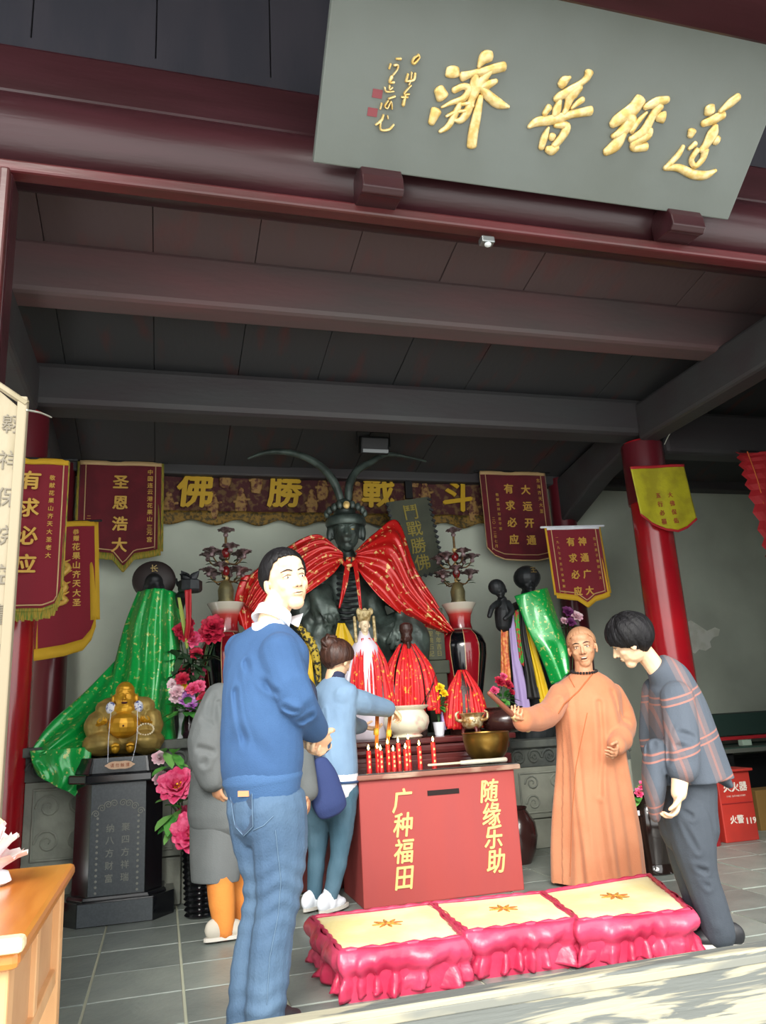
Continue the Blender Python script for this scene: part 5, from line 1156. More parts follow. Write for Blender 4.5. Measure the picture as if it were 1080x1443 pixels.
# ------------------------------------------------------------------ embroidered valance on the back wall
Yb = 7.13
a_, b_ = P(222, 655, Yb), P(682, 660, Yb); zt, zb = P(450, 641, Yb).z, P(450, 742, Yb).z; x0, x1 = a_.x, b_.x
m_val = M('embroidered_cloth', '4a2023', .8, col2='6b5233', ns=16, lo=.5, hi=.62, detail=8, bump=.4, bs=60); m_vb = M('gold_brocade_edge', '8b6d2c', .6, metal=.3, col2='4f4428', ns=32, lo=.45, hi=.6, bump=.5, bs=70)
m_yg = M('yellow_gold_paint', 'c9a21c', .5)
va = thing('embroidered_valance', 'long embroidered altar valance with four large gold characters on the back wall', 'hanging', ((x0+x1)/2, Yb, zt))
g = G(); g.sheet(lambda u_, v_: (x0+(x1-x0)*u_, Yb - .012*math.sin(u_*60), zt-(zt-zb)*.84*v_), 120, 6, .01); g.build('cloth', m_val, va, smooth=True)
g = G(); g.sheet(lambda u_, v_: (x0+(x1-x0)*u_, Yb-.014 - .012*math.sin(u_*60), zt-(zt-zb)*(.82 + v_*(.15+.035*math.sin(u_*50)))), 160, 4, .01); g.build('scalloped_fringe', m_vb, va, smooth=True)
m_rs = M('red_rail', '7b2a2c', .6)
G().box((P(420, 633, Yb).x, Yb, P(420, 633, Yb).z), (P(665, 633, Yb).x-P(180, 633, Yb).x, .05, .075)).build('top_rail', m_rs, va, bevel=.006)
for k, (ch, a, b_) in enumerate((('佛', 275, 690), ('勝', 402, 691), ('戰', 533, 692), ('斗', 645, 698))):
    p = P(a, b_, Yb-.03); g = G(); letters(g, ch, FR((p.x, Yb-.03, p.z), (1, 0, 0), (-.06, 0, 1)), (0, 0), .36, bold=.03, ext=.02, lift=0, sx=.92, shear=.08); g.build('gold_character', m_yg, va)
m_emb = M('embroidered_figure', '9c7a45', .7, col2='5d2f28', ns=26, lo=.45, hi=.6, bump=.5)
rs = random.Random(4)
for (a, b_) in ((318, 672), (340, 710), (362, 680), (440, 712), (455, 690), (505, 700), (584, 672), (600, 700), (575, 712), (238, 716), (668, 720), (300, 715)):
    g = G(); p = P(a, b_, Yb-.02)
    g.tube([p + Vector((0, 0, .1)), p, p - Vector((.01, 0, .10))], [(.035, .008), (.06, .012), (.045, .008)], n=10, ref=(1, 0, 0), sub=2); g.ball(p + Vector((.0, 0, .13)), (.028, .01, .03)); g.tube([p + Vector((-.07, 0, .02)), p + Vector((.08, 0, .05))], [(.015, .006), (.012, .006)], n=8, ref=(0, 0, 1)); g.build('embroidered_motif', m_emb, va, smooth=True)
# picture-like dark frame right of statue head on the valance: narrow post
G().box((P(574, 675, 7.08).x, 7.06, P(574, 675, 7.08).z), (.07, .04, .42)).build('hanging_strip', m_iron, va)

# ------------------------------------------------------------------ pennants (silk banners)
m_van = M('maroon_velvet', '5c1520', .95, sheen=.4, col2='6a1925', ns=5, bump=.1, bs=120); m_vanr = M('crimson_velvet', '7e1226', .9, sheen=.4, bump=.1, bs=120)
m_fr = M('yellow_fringe', 'd2a61f', .7, bump=.5, bs=120, st=(6, 1, .4)); m_frg = M('gold_fringe', 'b59432', .7, col2='5f7a2a', ns=40, bump=.5, bs=120, st=(6, 1, .4)); m_trim = M('pale_gold_braid', 'c7a877', .6)
def banner(label, TL, TR, H, Y, mat, shape, edge_mat, edge_w, texts, rod=True, trim=True, tilt=0., fringe=0., side_fringe=True, top_mat=None, lean=0., rmat=None, amp=.006):
    """shape: list of (u, v) lower outline from left to right, v in units of H"""
    a, b_ = P(TL[0], TL[1], Y), P(TR[0], TR[1], Y); w = (b_-a).length; ux = (b_-a).normalized(); uy = Vector((lean, tilt, 1)).normalized(); uy = (uy - uy.dot(ux)*ux).normalized()
    t = thing('silk_banner', label, 'banner', (a+b_)/2); T = FR(a, ux, uy); N_ = T.to_3x3() @ Vector((0, 0, 1))
    us = [s_[0] for s_ in shape]; vs = [s_[1] for s_ in shape]
    def low(u_): return float(np.interp(u_, us, vs))
    def pt(u_, v_, lift=0, ex=0): return T @ Vector((u_*w, -v_*H, amp*math.sin(u_*11 + v_*2) + lift))
    g = G(); g.sheet(lambda u_, v_: pt(u_, v_*low(u_)), 40, 16, .006); g.build('cloth', mat, t, smooth=True)
    if trim:
        g = G(); m_ = .075
        g.tube([pt(m_, .03, .006)] + [pt(m_, low(m_)*k/8 - m_*.6*w/H*(k == 8), .006) for k in range(1, 9)] + [pt(m_ + (1-2*m_)*k/20, low(m_ + (1-2*m_)*k/20) - m_*w/H, .006) for k in range(21)] + [pt(1-m_, low(1-m_)*k/8 - m_*.6*w/H*(k == 8), .006) for k in range(8, 0, -1)] + [pt(1-m_, .03, .006)], .0045, n=6); g.build('braid', m_trim, t, smooth=True)
    if edge_w:
        g = G(); e = edge_w
        g.sheet(lambda u_, v_: pt(u_, low(u_) - e/H*.4 + v_*e/H, .004), 50, 2, .006)
        if side_fringe:
            g.sheet(lambda u_, v_: T @ Vector((-e*.35 + e*.8*v_, -u_*low(0)*H, .004 + amp*math.sin(u_*2))), 20, 2, .006); g.sheet(lambda u_, v_: T @ Vector((w - e*.45 + e*.8*v_, -u_*low(1)*H, .004 + amp*math.sin(11+u_*2))), 20, 2, .006)
        g.build('edging', edge_mat, t, smooth=True)
    if fringe:
        g = G()
        for k in range(46):
            u_ = (k+.5)/46; p0 = pt(u_, low(u_), .003); g.tube([p0, p0 - uy*fringe*random.uniform(.85, 1.05) + ux*random.uniform(-.006, .006)], [(.010, .004), (.007, .003)], n=4, ref=ux, round_=False)
        g.build('tassel_fringe', m_frg, t)
    if top_mat: g = G(); g.sheet(lambda u_, v_: pt(u_, v_*.04, .006), 20, 2, .006); g.build('top_band', top_mat, t, smooth=True)
    if rod: g = G(); g.tube([a - ux*.05 + N_*.0, b_ + ux*.05], .010, n=8); g.build('rod', rmat or m_iron, t, smooth=True)
    for (s_, u_, v_, size, step, mt, bold) in texts:
        if size >= .08:
            for k_, ch in enumerate(s_): g = G(); letters(g, ch, T, (u_*w, -v_*H - k_*step), size, bold=bold, ext=.02, lift=.008 + amp, shear=.04); g.build('character', mt, t)
        else: g = G(); letters(g, s_, T, (u_*w, -v_*H), size, step=step, bold=bold, ext=.02, lift=.008 + amp, shear=.04); g.build('lettering', mt, t)
    return t
m_tg = M('gold_thread', 'd3a94c', .5, metal=.1)
Yl = 7.0
# maroon banner at the back left
banner('maroon banner with gold characters hanging left of the valance on the back wall', (113, 649), (228, 652), .98, 7.0, m_van, [(0, .84), (.2, .86), (.42, .88), (.55, 1), (.68, .88), (.85, .86), (1, .84)], m_frg, .06,
       [('圣恩浩大', .50, .20, .135, .19, m_tg, .03), ('中国连云港花果山三元宫', .86, .10, .05, .062, m_tg, .02), ('二〇一二年', .13, .52, .038, .05, m_tg, 0)], side_fringe=True, top_mat=m_trim)
# left long banner, deeper red
banner('crimson banner with rounded corners and green-gold tassels beside the left red column', (8, 645), (97, 648), 1.02, 5.3, m_vanr, [(0, .92), (.08, .97), (.3, .98), (.7, .98), (.90, .95), (1, .84)], m_frg, .022,
       [('有求必应', .42, .15, .13, .185, m_tg, .03), ('敬献花果山齐天大圣老大', .76, .13, .036, .052, m_tg, .02)], fringe=.07, top_mat=m_fr, lean=.02)
# yellow fringed banner behind it, partly in front of the column
banner('maroon banner with wide yellow fringe and a gold ornament under the left banners', (46, 737), (133, 734), 1.02, 6.3, m_vanr, [(0, .98), (.25, .97), (.5, .96), (.78, .93), (.92, .86), (1, .76)], m_fr, .085,
       [('恭赠', .70, .085, .045, .05, m_tg, .03), ('花果山齐天大圣', .70, .20, .06, .072, m_tg, .03)], top_mat=m_fr, lean=-.10, trim=False)
q = P(92, 815, 6.27); t = thing('gold_ornament', 'embroidered gold curling ornament applied on the yellow-fringed maroon banner', 'ornament', q)
g = G()
pts_ = [(85, 790), (97, 800), (84, 815), (92, 828), (83, 838), (93, 846), (80, 852), (75, 846)]
g.tube([P(a, b_, 6.262) for a, b_ in pts_], [.012, .022, .02, .026, .02, .022, .014, .006], n=8, sub=4)
for a, b_ in ((99, 793), (101, 808), (78, 822), (99, 824), (97, 838), (82, 800)): g.tube([P(90, b_, 6.262), P(a, b_-4, 6.258)], [.012, .004], n=6)
g.build('curl', m_tg, t, smooth=True)
# right pair
banner('maroon banner with two gold columns of characters right of the valance', (676, 664), (768, 666), .92, 6.95, m_van, [(0, .86), (.1, .94), (.25, .985), (.5, 1), (.75, 1), (.95, .97), (1, .95)], m_trim, .012,
       [('大运开通', .66, .21, .105, .175, m_tg, .03), ('有求必应', .40, .20, .105, .175, m_tg, .03), ('东海齐天大圣', .87, .10, .045, .065, m_tg, 0), ('敬献吉祥如意平安', .22, .27, .035, .05, m_tg, 0), ('二〇一二年七月', .13, .53, .035, .048, m_tg, 0)], top_mat=m_trim, side_fringe=True, lean=-.07)
banner('crimson banner with yellow side fringes hanging above the monk\'s head', (770, 743), (844, 741), .72, 6.2, m_vanr, [(0, .86), (.2, .88), (.38, .9), (.55, 1), (.72, .92), (.88, .9), (1, .87)], m_fr, .05,
       [('神通广大', .62, .20, .085, .15, m_tg, .03), ('有求必应', .40, .20, .085, .15, m_tg, .03), ('信士弟子敬献齐天', .86, .17, .03, .052, m_tg, 0), ('一九九七年吉日恭敬献上', .16, .13, .028, .05, m_tg, 0)], top_mat=m_white, lean=-.06, rmat=m_white)
m_ygr = M('yellow_green_cloth', 'b9b322', .6, col2='a39a20', ns=6, bump=.2); m_rt = M('faded_red_print', 'a4502f', .7); m_redc = M('red_flag_cloth', 'b3242c', .6, bump=.2, bs=60)
banner('faded yellow pennant with small red characters on the right red column', (888, 658), (964, 654), .58, 5.46, m_ygr, [(0, .72), (.18, .86), (.4, .96), (.6, 1), (.8, .95), (1, .84)], m_redc, .02,
       [('大佛保佑', .60, .46, .05, .075, m_rt, .02), ('五行必福', .38, .46, .05, .075, m_rt, .02)], rod=False, trim=False, side_fringe=False, top_mat=m_redc, lean=-.06, amp=.006)
# serrated red flag at the right edge
t = thing('serrated_flag', 'red flag with saw-tooth edge at the far right', 'flag', P(1062, 640, 5.2))
A_ = [P(1044, 637, 5.2), P(1062, 690, 5.2), P(1082, 785, 5.2)]; w_ = .55
def fl_(u_, v_):
    p_ = rail(A_, u_); tooth = .045*abs(((u_*9) % 1)-.5)*2; return p_ + Vector((-tooth*(1-v_) + w_*v_*(1-.3*u_), .03*math.sin(v_*9+u_*4), .015*v_))
g = G(); g.sheet(fl_, 54, 14, .004); g.build('flag_cloth', m_redc, t); G().tube([P(1044, 636, 5.2), P(1044, 636, 5.2) + Vector((.6, 0, .01))], .01, n=8).build('rod', m_iron, t, smooth=True)
g = G(); g.tube([rail(A_, u_/10) + Vector((.06, -.012, 0)) for u_ in range(11)], .005, n=6); g.build('orange_line', M('orange_cord', 'd0662c', .6), t, smooth=True)

# ------------------------------------------------------------------ small dark side statues with green satin
m_gold2 = M('old_gold_mark', 'a8935a', .5, metal=.4)
b0 = P(215, 1040, 6.35); b0.z = 1.02
ls = thing('side_statue', 'dark attendant statue with round hat wrapped in trailing green brocade, left of the altar', 'statue', b0)
g = G(); hc = P(217, 826, 6.2); HR = basis((.05, -1, 0)); head(g, hc, HR, .21)
g.tube([P(215, 1030, 6.4), P(212, 960, 6.4), P(214, 890, 6.35), P(217, 850, 6.28), P(217, 838, 6.24)], [.2, .2, .18, .12, .06], n=20, sub=3); limb(g, [P(238, 870, 6.3), P(250, 850, 6.15), P(262, 832, 6.05)], [.09, .06, .035])
hand(g, P(261, 834, 6.05), Vector((.1, -.3, 1)), (-.2, -.9, .2), side=1, curl=.5, s=1.1); remesh(g, 'figure', m_bronze2, ls, voxel=.008, smooth=2)
g = G(); g.ball(hc + Vector((0, .06, .055)), (.165, .05, .155), n=30, m=16); o = g.build('round_hat', M('dark_brown_hat', '2c2322', .5), ls, smooth=True)
g = G(); letters(g, '长', FR(hc + Vector((.0, -.02, .135))), (0, 0), .06, ext=.05, lift=0); g.build('hat_mark', m_gold2, ls)
# lotus block in its hand
t = thing('lotus_block', 'dark carved block topped by two leaves beside the left green-caped statue', 'ornament', P(268, 826, 5.98)); q = P(268, 826, 6.0)
G().lathe([(.08, -.045), (.09, -.03), (.09, .035), (.075, .045)], q, n=8).build('block', m_bronze2, t)
for s_ in (-1, 1): g = G(); g.tube([q + Vector((0, 0, .045)), q + Vector((.03*s_, 0, .075)), q + Vector((.065*s_, 0, .115))], [(.015, .01), (.03, .01), (.004, .004)], n=8, sub=3, ref=(0, 0, 1)); g.build('leaf', m_bronze2, t, smooth=True)
g = G(); drape(g, [(260, 832, 5.92), (262, 870, 5.92), (258, 905, 5.95)], [(270, 830, 5.9), (270, 870, 5.9), (266, 900, 5.95)], folds=1.5, amp=.01, nu=16, nv=8); g.build('red_ribbon', m_redc, ls, smooth=True)
g = G(); drape(g, [(250, 842, 5.95), (256, 880, 5.95), (262, 915, 5.95)], [(254, 842, 5.95), (262, 880, 5.95), (266, 912, 5.95)], folds=1, amp=.006, nu=14, nv=5); g.build('green_ribbon', M('olive_silk', '9db04f', .5), ls, smooth=True)
g = G()
drape(g, [(194, 834, 6.14), (176, 880, 6.08), (164, 925, 6.02), (154, 970, 5.9), (150, 1040, 5.72)], [(251, 836, 6.12), (254, 880, 6.1), (253, 940, 6.06), (246, 1000, 5.98), (250, 1052, 5.9)], folds=4.5, amp=.035, bulge=.20, nu=64, nv=60, th=.006, ph=1)
g.build('green_cape', m_satin_g, ls, smooth=True)
g = G()
drape(g, [(168, 925, 6.04), (120, 975, 5.85), (70, 1020, 5.7), (42, 1062, 5.6)], [(190, 990, 5.95), (170, 1030, 5.8), (140, 1060, 5.6), (118, 1062, 5.5)], folds=3, amp=.035, bulge=.07, nu=50, nv=40, th=.006, ph=2)
g.build('green_train', m_satin_g, ls, smooth=True)
g = G(); drape(g, [(42, 1058, 5.57), (46, 1078, 5.54), (52, 1092, 5.53)], [(130, 1052, 5.45), (124, 1090, 5.44), (106, 1121, 5.44)], folds=2.2, amp=.02, bulge=.05, nu=30, nv=40, th=.006, ph=.5); g.build('train_corner', m_satin_g, ls, smooth=True)
g = G(); drape(g, [(246, 945, 6.0), (250, 985, 5.96), (252, 1022, 5.9), (249, 1046, 5.86)], [(250, 940, 6.0), (258, 985, 5.96), (262, 1020, 5.9), (256, 1044, 5.86)], folds=1, amp=.006, nu=18, nv=6); g.build('white_lining', m_white, ls, smooth=True)
# right side statues
b0 = P(748, 1034, 6.5); b0.z = .84
rsx = thing('side_statue', 'dark attendant statue with gold-marked cap wearing a green sash, right of the striped vase', 'statue', b0)
g = G(); hc = P(745, 822, 6.36); HR = basis((-.15, -1, 0)); head(g, hc, HR, .22); g.ball(hc + Vector((0, .02, .055)), (.125, .12, .11))
g.tube([P(752, 1030, 6.6), P(750, 950, 6.6), P(748, 880, 6.55), P(746, 850, 6.45), P(745, 838, 6.4)], [.2, .2, .17, .12, .07], n=20, sub=3); limb(g, [P(730, 860, 6.5), P(716, 872, 6.35), P(708, 858, 6.25)], [.08, .07, .045]); remesh(g, 'figure', m_bronze2, rsx, voxel=.008, smooth=2)
g = G(); letters(g, '王', FR(hc + Vector((0, -.12, .10)), (1, 0, 0), (0, .3, 1)), (0, 0), .06, ext=.04, lift=0); g.build('cap_mark', m_gold2, rsx)
t = thing('child_statue', 'small dark figure with raised arms perched beside the green-sashed statue', 'statue', P(708, 870, 6.25))
g = G(); hc = P(705, 832, 6.2); head(g, hc, basis((-.4, -.9, -.1)), .16); g.ball(hc + Vector((-.03, 0, .03)), (.075, .07, .07)); g.tube([P(708, 846, 6.22), P(710, 862, 6.22), P(710, 880, 6.22)], [.045, .08, .07], n=14, sub=2)
limb(g, [P(702, 850, 6.18), P(694, 856, 6.1), P(690, 868, 6.08)], [.03, .025, .02]); limb(g, [P(716, 850, 6.18), P(722, 862, 6.1), P(712, 872, 6.08)], [.03, .026, .02]); remesh(g, 'figure', m_bronze2, t, voxel=.006, smooth=2)
rb = [('orange_ribbon', m_silk_o, (706, 868), (717, 868), (706, 965), (720, 972)), ('lilac_ribbon', m_silk_l, (716, 868), (725, 866), (728, 1008), (748, 1004)), ('patterned_ribbon', m_silk_gp, (724, 862), (732, 858), (732, 930), (738, 940)), ('black_ribbon', m_silk_k, (731, 856), (738, 856), (744, 985), (762, 985)), ('yellow_ribbon', m_silk_y, (735, 852), (742, 848), (762, 992), (776, 990))]
for k, (nm, mt, a, b_, c, d) in enumerate(rb):
    yy = 6.2 - .015*k; ma = ((a[0]+c[0])/2, (a[1]+c[1])/2 , yy); mb = ((b_[0]+d[0])/2, (b_[1]+d[1])/2, yy)
    g = G(); drape(g, [(*a, yy), ma, (*c, yy)], [(*b_, yy), mb, (*d, yy)], folds=1.5, amp=.014, nu=24, nv=10); g.build(nm, mt, rsx, smooth=True)
g = G(); drape(g, [(725, 840, 6.14), (742, 885, 6.08), (762, 925, 6.04), (778, 965, 6.0)], [(772, 828, 6.14), (784, 860, 6.08), (797, 900, 6.04), (802, 945, 6.0)], folds=1.6, amp=.02, bulge=.07, nu=40, nv=26, th=.006); g.build('green_sash', m_satin_g, rsx, smooth=True)
# flowers behind the monk
q = P(803, 862, 6.3)
pot_flowers('purple_bouquet', 'purple and white flowers under the fringe of the crimson banner', P(806, 1030, 6.4)*1.0 + Vector((0, 0, .0)), .05, .12, m_brownpot, [(P(800, 864, 6.3), .06), (P(812, 870, 6.28), .06), (P(804, 878, 6.26), .05), (P(795, 876, 6.27), .04)], [M('purple_petal', '7a3470', .6), m_pale_p], rleaves(P(803, 885, 6.3), 16, .1, .1, .02), mleaf=m_leafd)

# ------------------------------------------------------------------ laughing gilt figurine on a black granite pedestal
m_gran = M('black_granite', '15171b', .14, col2='1c2025', ns=60, coat=.3); m_granp = M('honed_granite_panel', '4b5156', .3, col2='52595e', ns=80); m_etch = M('etched_grey', '8d8f88', .8)
cx, fy = -.245, 5.27
pd = thing('granite_pedestal', 'black octagonal granite pedestal with engraved grey front panel, carrying the gilt figurine', 'pedestal', (cx, fy+.3, 0))
def octa(hw, hd, c1_, c2_, taper=1.0): return [(-hw+c1_, -hd), (hw-c1_, -hd), (hw, -hd+c2_), (hw, hd-c2_), (hw-c1_, hd), (-hw+c1_, hd), (-hw, hd-c2_), (-hw, -hd+c2_)]
def octbox(name, z0, z1, hw, hd, c1_, c2_, mat, parent, k=1.0, bev=.004):
    g = G(); n = 8; a = octa(hw, hd, c1_, c2_); cy = fy+.3; g.add([(cx+x_, cy+y_, z0) for x_, y_ in a] + [(cx+x_*k, cy+y_*k, z1) for x_, y_ in a], [tuple(range(n-1, -1, -1)), tuple(range(n, 2*n))] + [(i, (i+1) % n, n+(i+1) % n, n+i) for i in range(n)]); return g.build(name, mat, parent, bevel=bev)
zc = P(168, 1103, fy).z; ztp = P(168, 1066, fy+.1).z
octbox('base', 0, .135, .335, .30, .12, .15, m_gran, pd); octbox('plinth', .135, .155, .29, .27, .1, .12, m_gran, pd, .96)
octbox('shaft', .15, zc-.0, .262, .25, .10, .12, m_gran, pd, .985); octbox('cornice', zc, zc+.055, .305, .285, .11, .12, m_gran, pd, 1.0, .01); octbox('top_block', zc+.055, ztp, .27, .26, .09, .12, m_gran, pd, .90)
fyp = fy+.3-.25
G().prism([(-.16, .157), (.16, .157), (.158, zc-.005), (-.158, zc-.005)], (cx, fyp-.004, 0), (1, 0, 0), (0, 0, 1), (0, .01, 0)).build('front_panel', m_granp, pd)
G().box((cx, fy+.3-.30-.002, .068), (.42, .006, .12)).build('base_panel', m_granp, pd)
G().prism([(-.16, zc+.06), (.16, zc+.06), (.15, ztp-.002), (-.15, ztp-.002)], (cx, fy+.3-.262, 0), (1, 0, 0), (0, 0, 1), (0, .01, 0)).build('name_panel', m_granp, pd)
g = G(); Tp = FR((cx, fyp-.006, 0)); letters(g, '聚四方祥瑞', Tp, (.045, zc-.26), .05, step=.070, ext=.01, lift=0, bold=.01); letters(g, '纳八方财富', Tp, (-.045, zc-.26), .05, step=.070, ext=.01, lift=0, bold=.01); g.build('inscription', m_etch, pd)
g = G()
for s_ in (-1, 1):
    for k in range(14): g.lathe([(.006, 0), (.008, .002), (.006, .003)], (cx+s_*.118, fyp-.007, zc-.20-k*.032), n=8, axis=(0, -1, 0))
    for k in range(4): spiral(g, (cx+s_*(.025+.035*k), fyp-.008, zc-.12-.006*k*k), .022, .0035, 1.5, s_)
    spiral(g, (cx+s_*.12, fyp-.008, zc-.70), .03, .004, 1.3, s_); g.tube([(cx+s_*.12, fyp-.008, zc-.73), (cx+s_*.12, fyp-.008, zc-.83)], .006, n=6)
for k in range(3): g.box((cx, fyp-.006, zc-.70-.022*k), (.08+.03*k, .004, .004))
g.build('engraved_border', m_etch, pd, smooth=40)
# figurine
m_gl = M('bright_gilt', 'dba62c', .38, metal=.5, col2='cb9426', ns=9); m_gd = M('dusty_gilt', 'b79c55', .5, metal=.45, col2='8f7c45', ns=9, lo=.4, hi=.7, bump=.2, bs=40)
bc = Vector((cx+.01, fy+.28, ztp)); bf = thing('laughing_figurine', 'gilt laughing seated figurine with round belly on the black pedestal', 'figurine', bc)
g = G(); B = lambda x, y, z, r: g.ball(bc + Vector((x, y, z)), r)
B(0, .04, .16, (.215, .15, .16)); B(0, .05, .25, (.20, .13, .13)); B(0, .05, .31, (.15, .11, .08)); 
for s_ in (-1, 1): B(.13*s_, -.03, .08, (.125, .13, .08)); B(.175*s_, .0, .19, (.075, .09, .10)); B(.10*s_, .03, .30, (.09, .08, .07)); 
remesh(g, 'robe', m_gd, bf, voxel=.006, smooth=3, amp=.005, freq=40, seed=5)
g = G(); B(0, -.09, .19, (.105, .085, .085)); hc = bc + Vector((0, -.04, .375)); HR = basis((0, -1, .05)); head(g, hc, HR, .185, open_=True, heavy=.08)
for s_ in (-1, 1): g.ball(hc + HR @ Vector((.40*s_, 0, -.15))*.185, (.012, .018, .035)); g.ball(bc + Vector((.045*s_, -.14, .05)), (.028, .03, .035)); [g.ball(bc + Vector((.045*s_ + (k-1.5)*.012, -.168, .072-.004*abs(k-1.5))), .009, n=8, m=6) for k in range(4)]
g.ball(bc + Vector((0, -.04, .29)), (.075, .06, .05)); remesh(g, 'gilt_body', m_gl, bf, voxel=.0035, smooth=2)
G().ball(hc + HR @ Vector((0, .34, -.25))*.185, (.02, .012, .008)).build('mouth', m_mouth, bf, smooth=True)
G().ball(bc + Vector((0, -.176, .185)), (.006, .004, .006)).build('navel', m_mouth, bf, smooth=True)
for s_ in (-1, 1):
    g = G(); hand(g, bc + Vector((.155*s_, -.09, .20)), Vector((-.5*s_, -.5, .15)), (-.2*s_, .3, .9), side=s_, curl=.5, s=.5); remesh(g, 'hand', m_gl, bf, voxel=.0028, smooth=1)
    g = G(); g.ball(bc + Vector((.085*s_, -.055, .30)), (.032, .02, .04)); g.build('porcelain_tassel', M('blue_white_porcelain', 'dfe4ef', .3, col2='5566a8', ns=50, lo=.55, hi=.6), bf, smooth=True)
g = G()
for k in range(20): a = 2*PI*k/20; g.ball(bc + Vector((.135+.05*math.cos(a), -.135, .155+.035*math.sin(a))), .0068, n=8, m=6)
g.build('prayer_beads', M('pale_bead', 'e6d9b8', .4), bf, smooth=True)
q = P(169, 1078, fy-.02); t = thing('donation_tag', 'small pink paper tag on strings hanging from the gilt figurine', 'tag', q)
g = G(); g.prism([(.085*math.cos(a)*(1+.05*math.cos(8*a)), .024*math.sin(a)*(1+.1*math.cos(6*a))) for a in [2*PI*k/32 for k in range(32)]], q, (1, 0, 0), (0, 0, 1), (0, .004, 0)); g.build('card', M('pink_card', 'd9b79a', .8), t)
for s_ in (-1, 1): g = G(); g.tube([q + Vector((.07*s_, 0, .02)), bc + Vector((.085*s_, -.185, .10)), bc + Vector((.08*s_, -.09, .31))], .002, n=5, sub=3); g.build('string', m_white, t)
g = G(); letters(g, '请勿触摸', FR(q + Vector((-.045, -.002, 0))), (0, 0), .024, vertical=False, step=.03, ext=.01, lift=0); g.build('lettering', m_rt, t)
q = P(81, 1018, 5.75); q.z = 1.03; t = thing('pillar_candle', 'orange candle standing at the left end of the left plinth', 'candle', q); G().lathe([(.028, 0), (.03, .005), (.03, .11), (.026, .115)], q, n=20).build('wax', M('orange_wax', 'd98a3a', .4, sub=.1), t, smooth=50); G().tube([q + Vector((0, 0, .11)), q + Vector((0, 0, .13))], .002, n=5).build('wick', m_silk_k, t)

# ------------------------------------------------------------------ flowers left of the man
random.seed(23)
b0 = P(283, 1287, 5.25); b0.z = 0
t = thing('ribbed_planter', 'black ribbed planter with large pink artificial lotuses beside the grey robe', 'planter', b0)
pr = []
for k in range(15): z_ = .03*k; pr += [(.085+.028*k/15, z_), (.097+.028*k/15, z_+.012), (.085+.028*k/15, z_+.026)]
G().lathe(pr + [(.08, .44)], b0, n=32).build('planter_body', m_black, t, smooth=30)
for k, (a, b_, r_, yy, mt) in enumerate(((251, 1110, .115, 5.1, m_pink), (272, 1178, .125, 5.05, m_pink), (228, 1098, .05, 5.2, m_pale_p), (262, 1150, .06, 5.2, m_pink), (226, 1070, .05, 5.2, m_pale_p))):
    c = P(a, b_, yy); g = G(); peony(g, c, r_, (-.2, -.9, .5), layers=4, n=10, seed=k+3); fo = g.build('lotus_flower', mt, t, smooth=True)
    if r_ > .1: g = G(); [g.ball(c + Vector((-.2, -.9, .5)).normalized()*.03 + Vector((random.uniform(-.02, .02), -.02, random.uniform(-.02, .02))), .008, n=6, m=4) for _ in range(14)]; g.build('stamens', m_yel, fo, smooth=True)
    g = G(); g.tube([b0 + Vector((0, 0, .4)), (b0 + Vector((0, 0, .4))).lerp(c, .5) + Vector((-.05, .05, .03)), c + Vector((0, .03, -.01))], .006, n=6, sub=4); g.build('stem', m_stem, t, smooth=True)
for (a, b_) in ((240, 1080), (234, 1100), (247, 1128), (238, 1120), (256, 1140), (250, 1160), (243, 1148), (262, 1128), (232, 1060), (244, 1062)):
    for q in range(2): c = P(a, b_, 5.18); g = G(); leaf(g, c, (random.uniform(-1, 1), -.5, random.uniform(-.7, .5)), random.uniform(.1, .15), .035); g.build('leaf', m_leaf if q else M('light_leaf', '7fbb62', .5), t, smooth=True)
def vase_bunch(label, base, vp, mpot, heads, leaves, mleaf): return pot_flowers('flower_vase', label, base, .05, .2, mpot, heads, [None], leaves, prof=vp, mleaf=mleaf)
b0 = P(267, 1036, 5.8); b0.z = 1.02
hd = [((250, 975), m_pale_p, .05), ((258, 968), m_yel, .035), ((263, 985), m_lil, .065), ((272, 972), m_pink, .05), ((248, 985), m_pale_p, .045), ((281, 968), m_pink, .05), ((257, 958), m_red_p, .05), ((288, 985), m_red_p, .05), ((243, 965), m_pale_p, .04), ((270, 995), m_lil, .05)]
t = thing('flower_vase', 'dark glass vase of mixed lilac, pink and white flowers right of the green cape', 'flowers', b0)
G().lathe([(.04, 0), (.055, .03), (.05, .1), (.035, .15), (.045, .19), (.04, .185), (.03, .15)], b0, n=20).build('vase_body', M('dark_glass', '26161f', .1, coat=.5), t, smooth=50)
for k, ((a, b_), mt, r_) in enumerate(hd):
    c = P(a, b_, 5.74 + .01*(k % 3)); g = G(); peony(g, c, r_, (-.1, -.9, .4), layers=4, n=9, seed=k); g.build('flower', mt, t, smooth=True)
    g = G(); g.tube([b0 + Vector((0, 0, .17)), c + Vector((0, .03, -.01))], .004, n=5); g.build('stem', m_stem, t, smooth=True)
for q, d, L_, w_ in rleaves(P(264, 1003, 5.76), 22, .12, .12, .03): g = G(); leaf(g, q, d, L_, w_); g.build('leaf', m_leaf, t, smooth=True)
b0 = P(272, 1034, 6.1); b0.z = 1.02
t = thing('tall_flower_spray', 'tall spray of crimson and pink flowers with dark leaves between green cape and left vase', 'flowers', b0)
G().lathe([(.05, 0), (.06, .03), (.05, .12), (.03, .2), (.04, .24), (.03, .22)], b0, n=20).build('vase_body', m_brownpot, t, smooth=50)
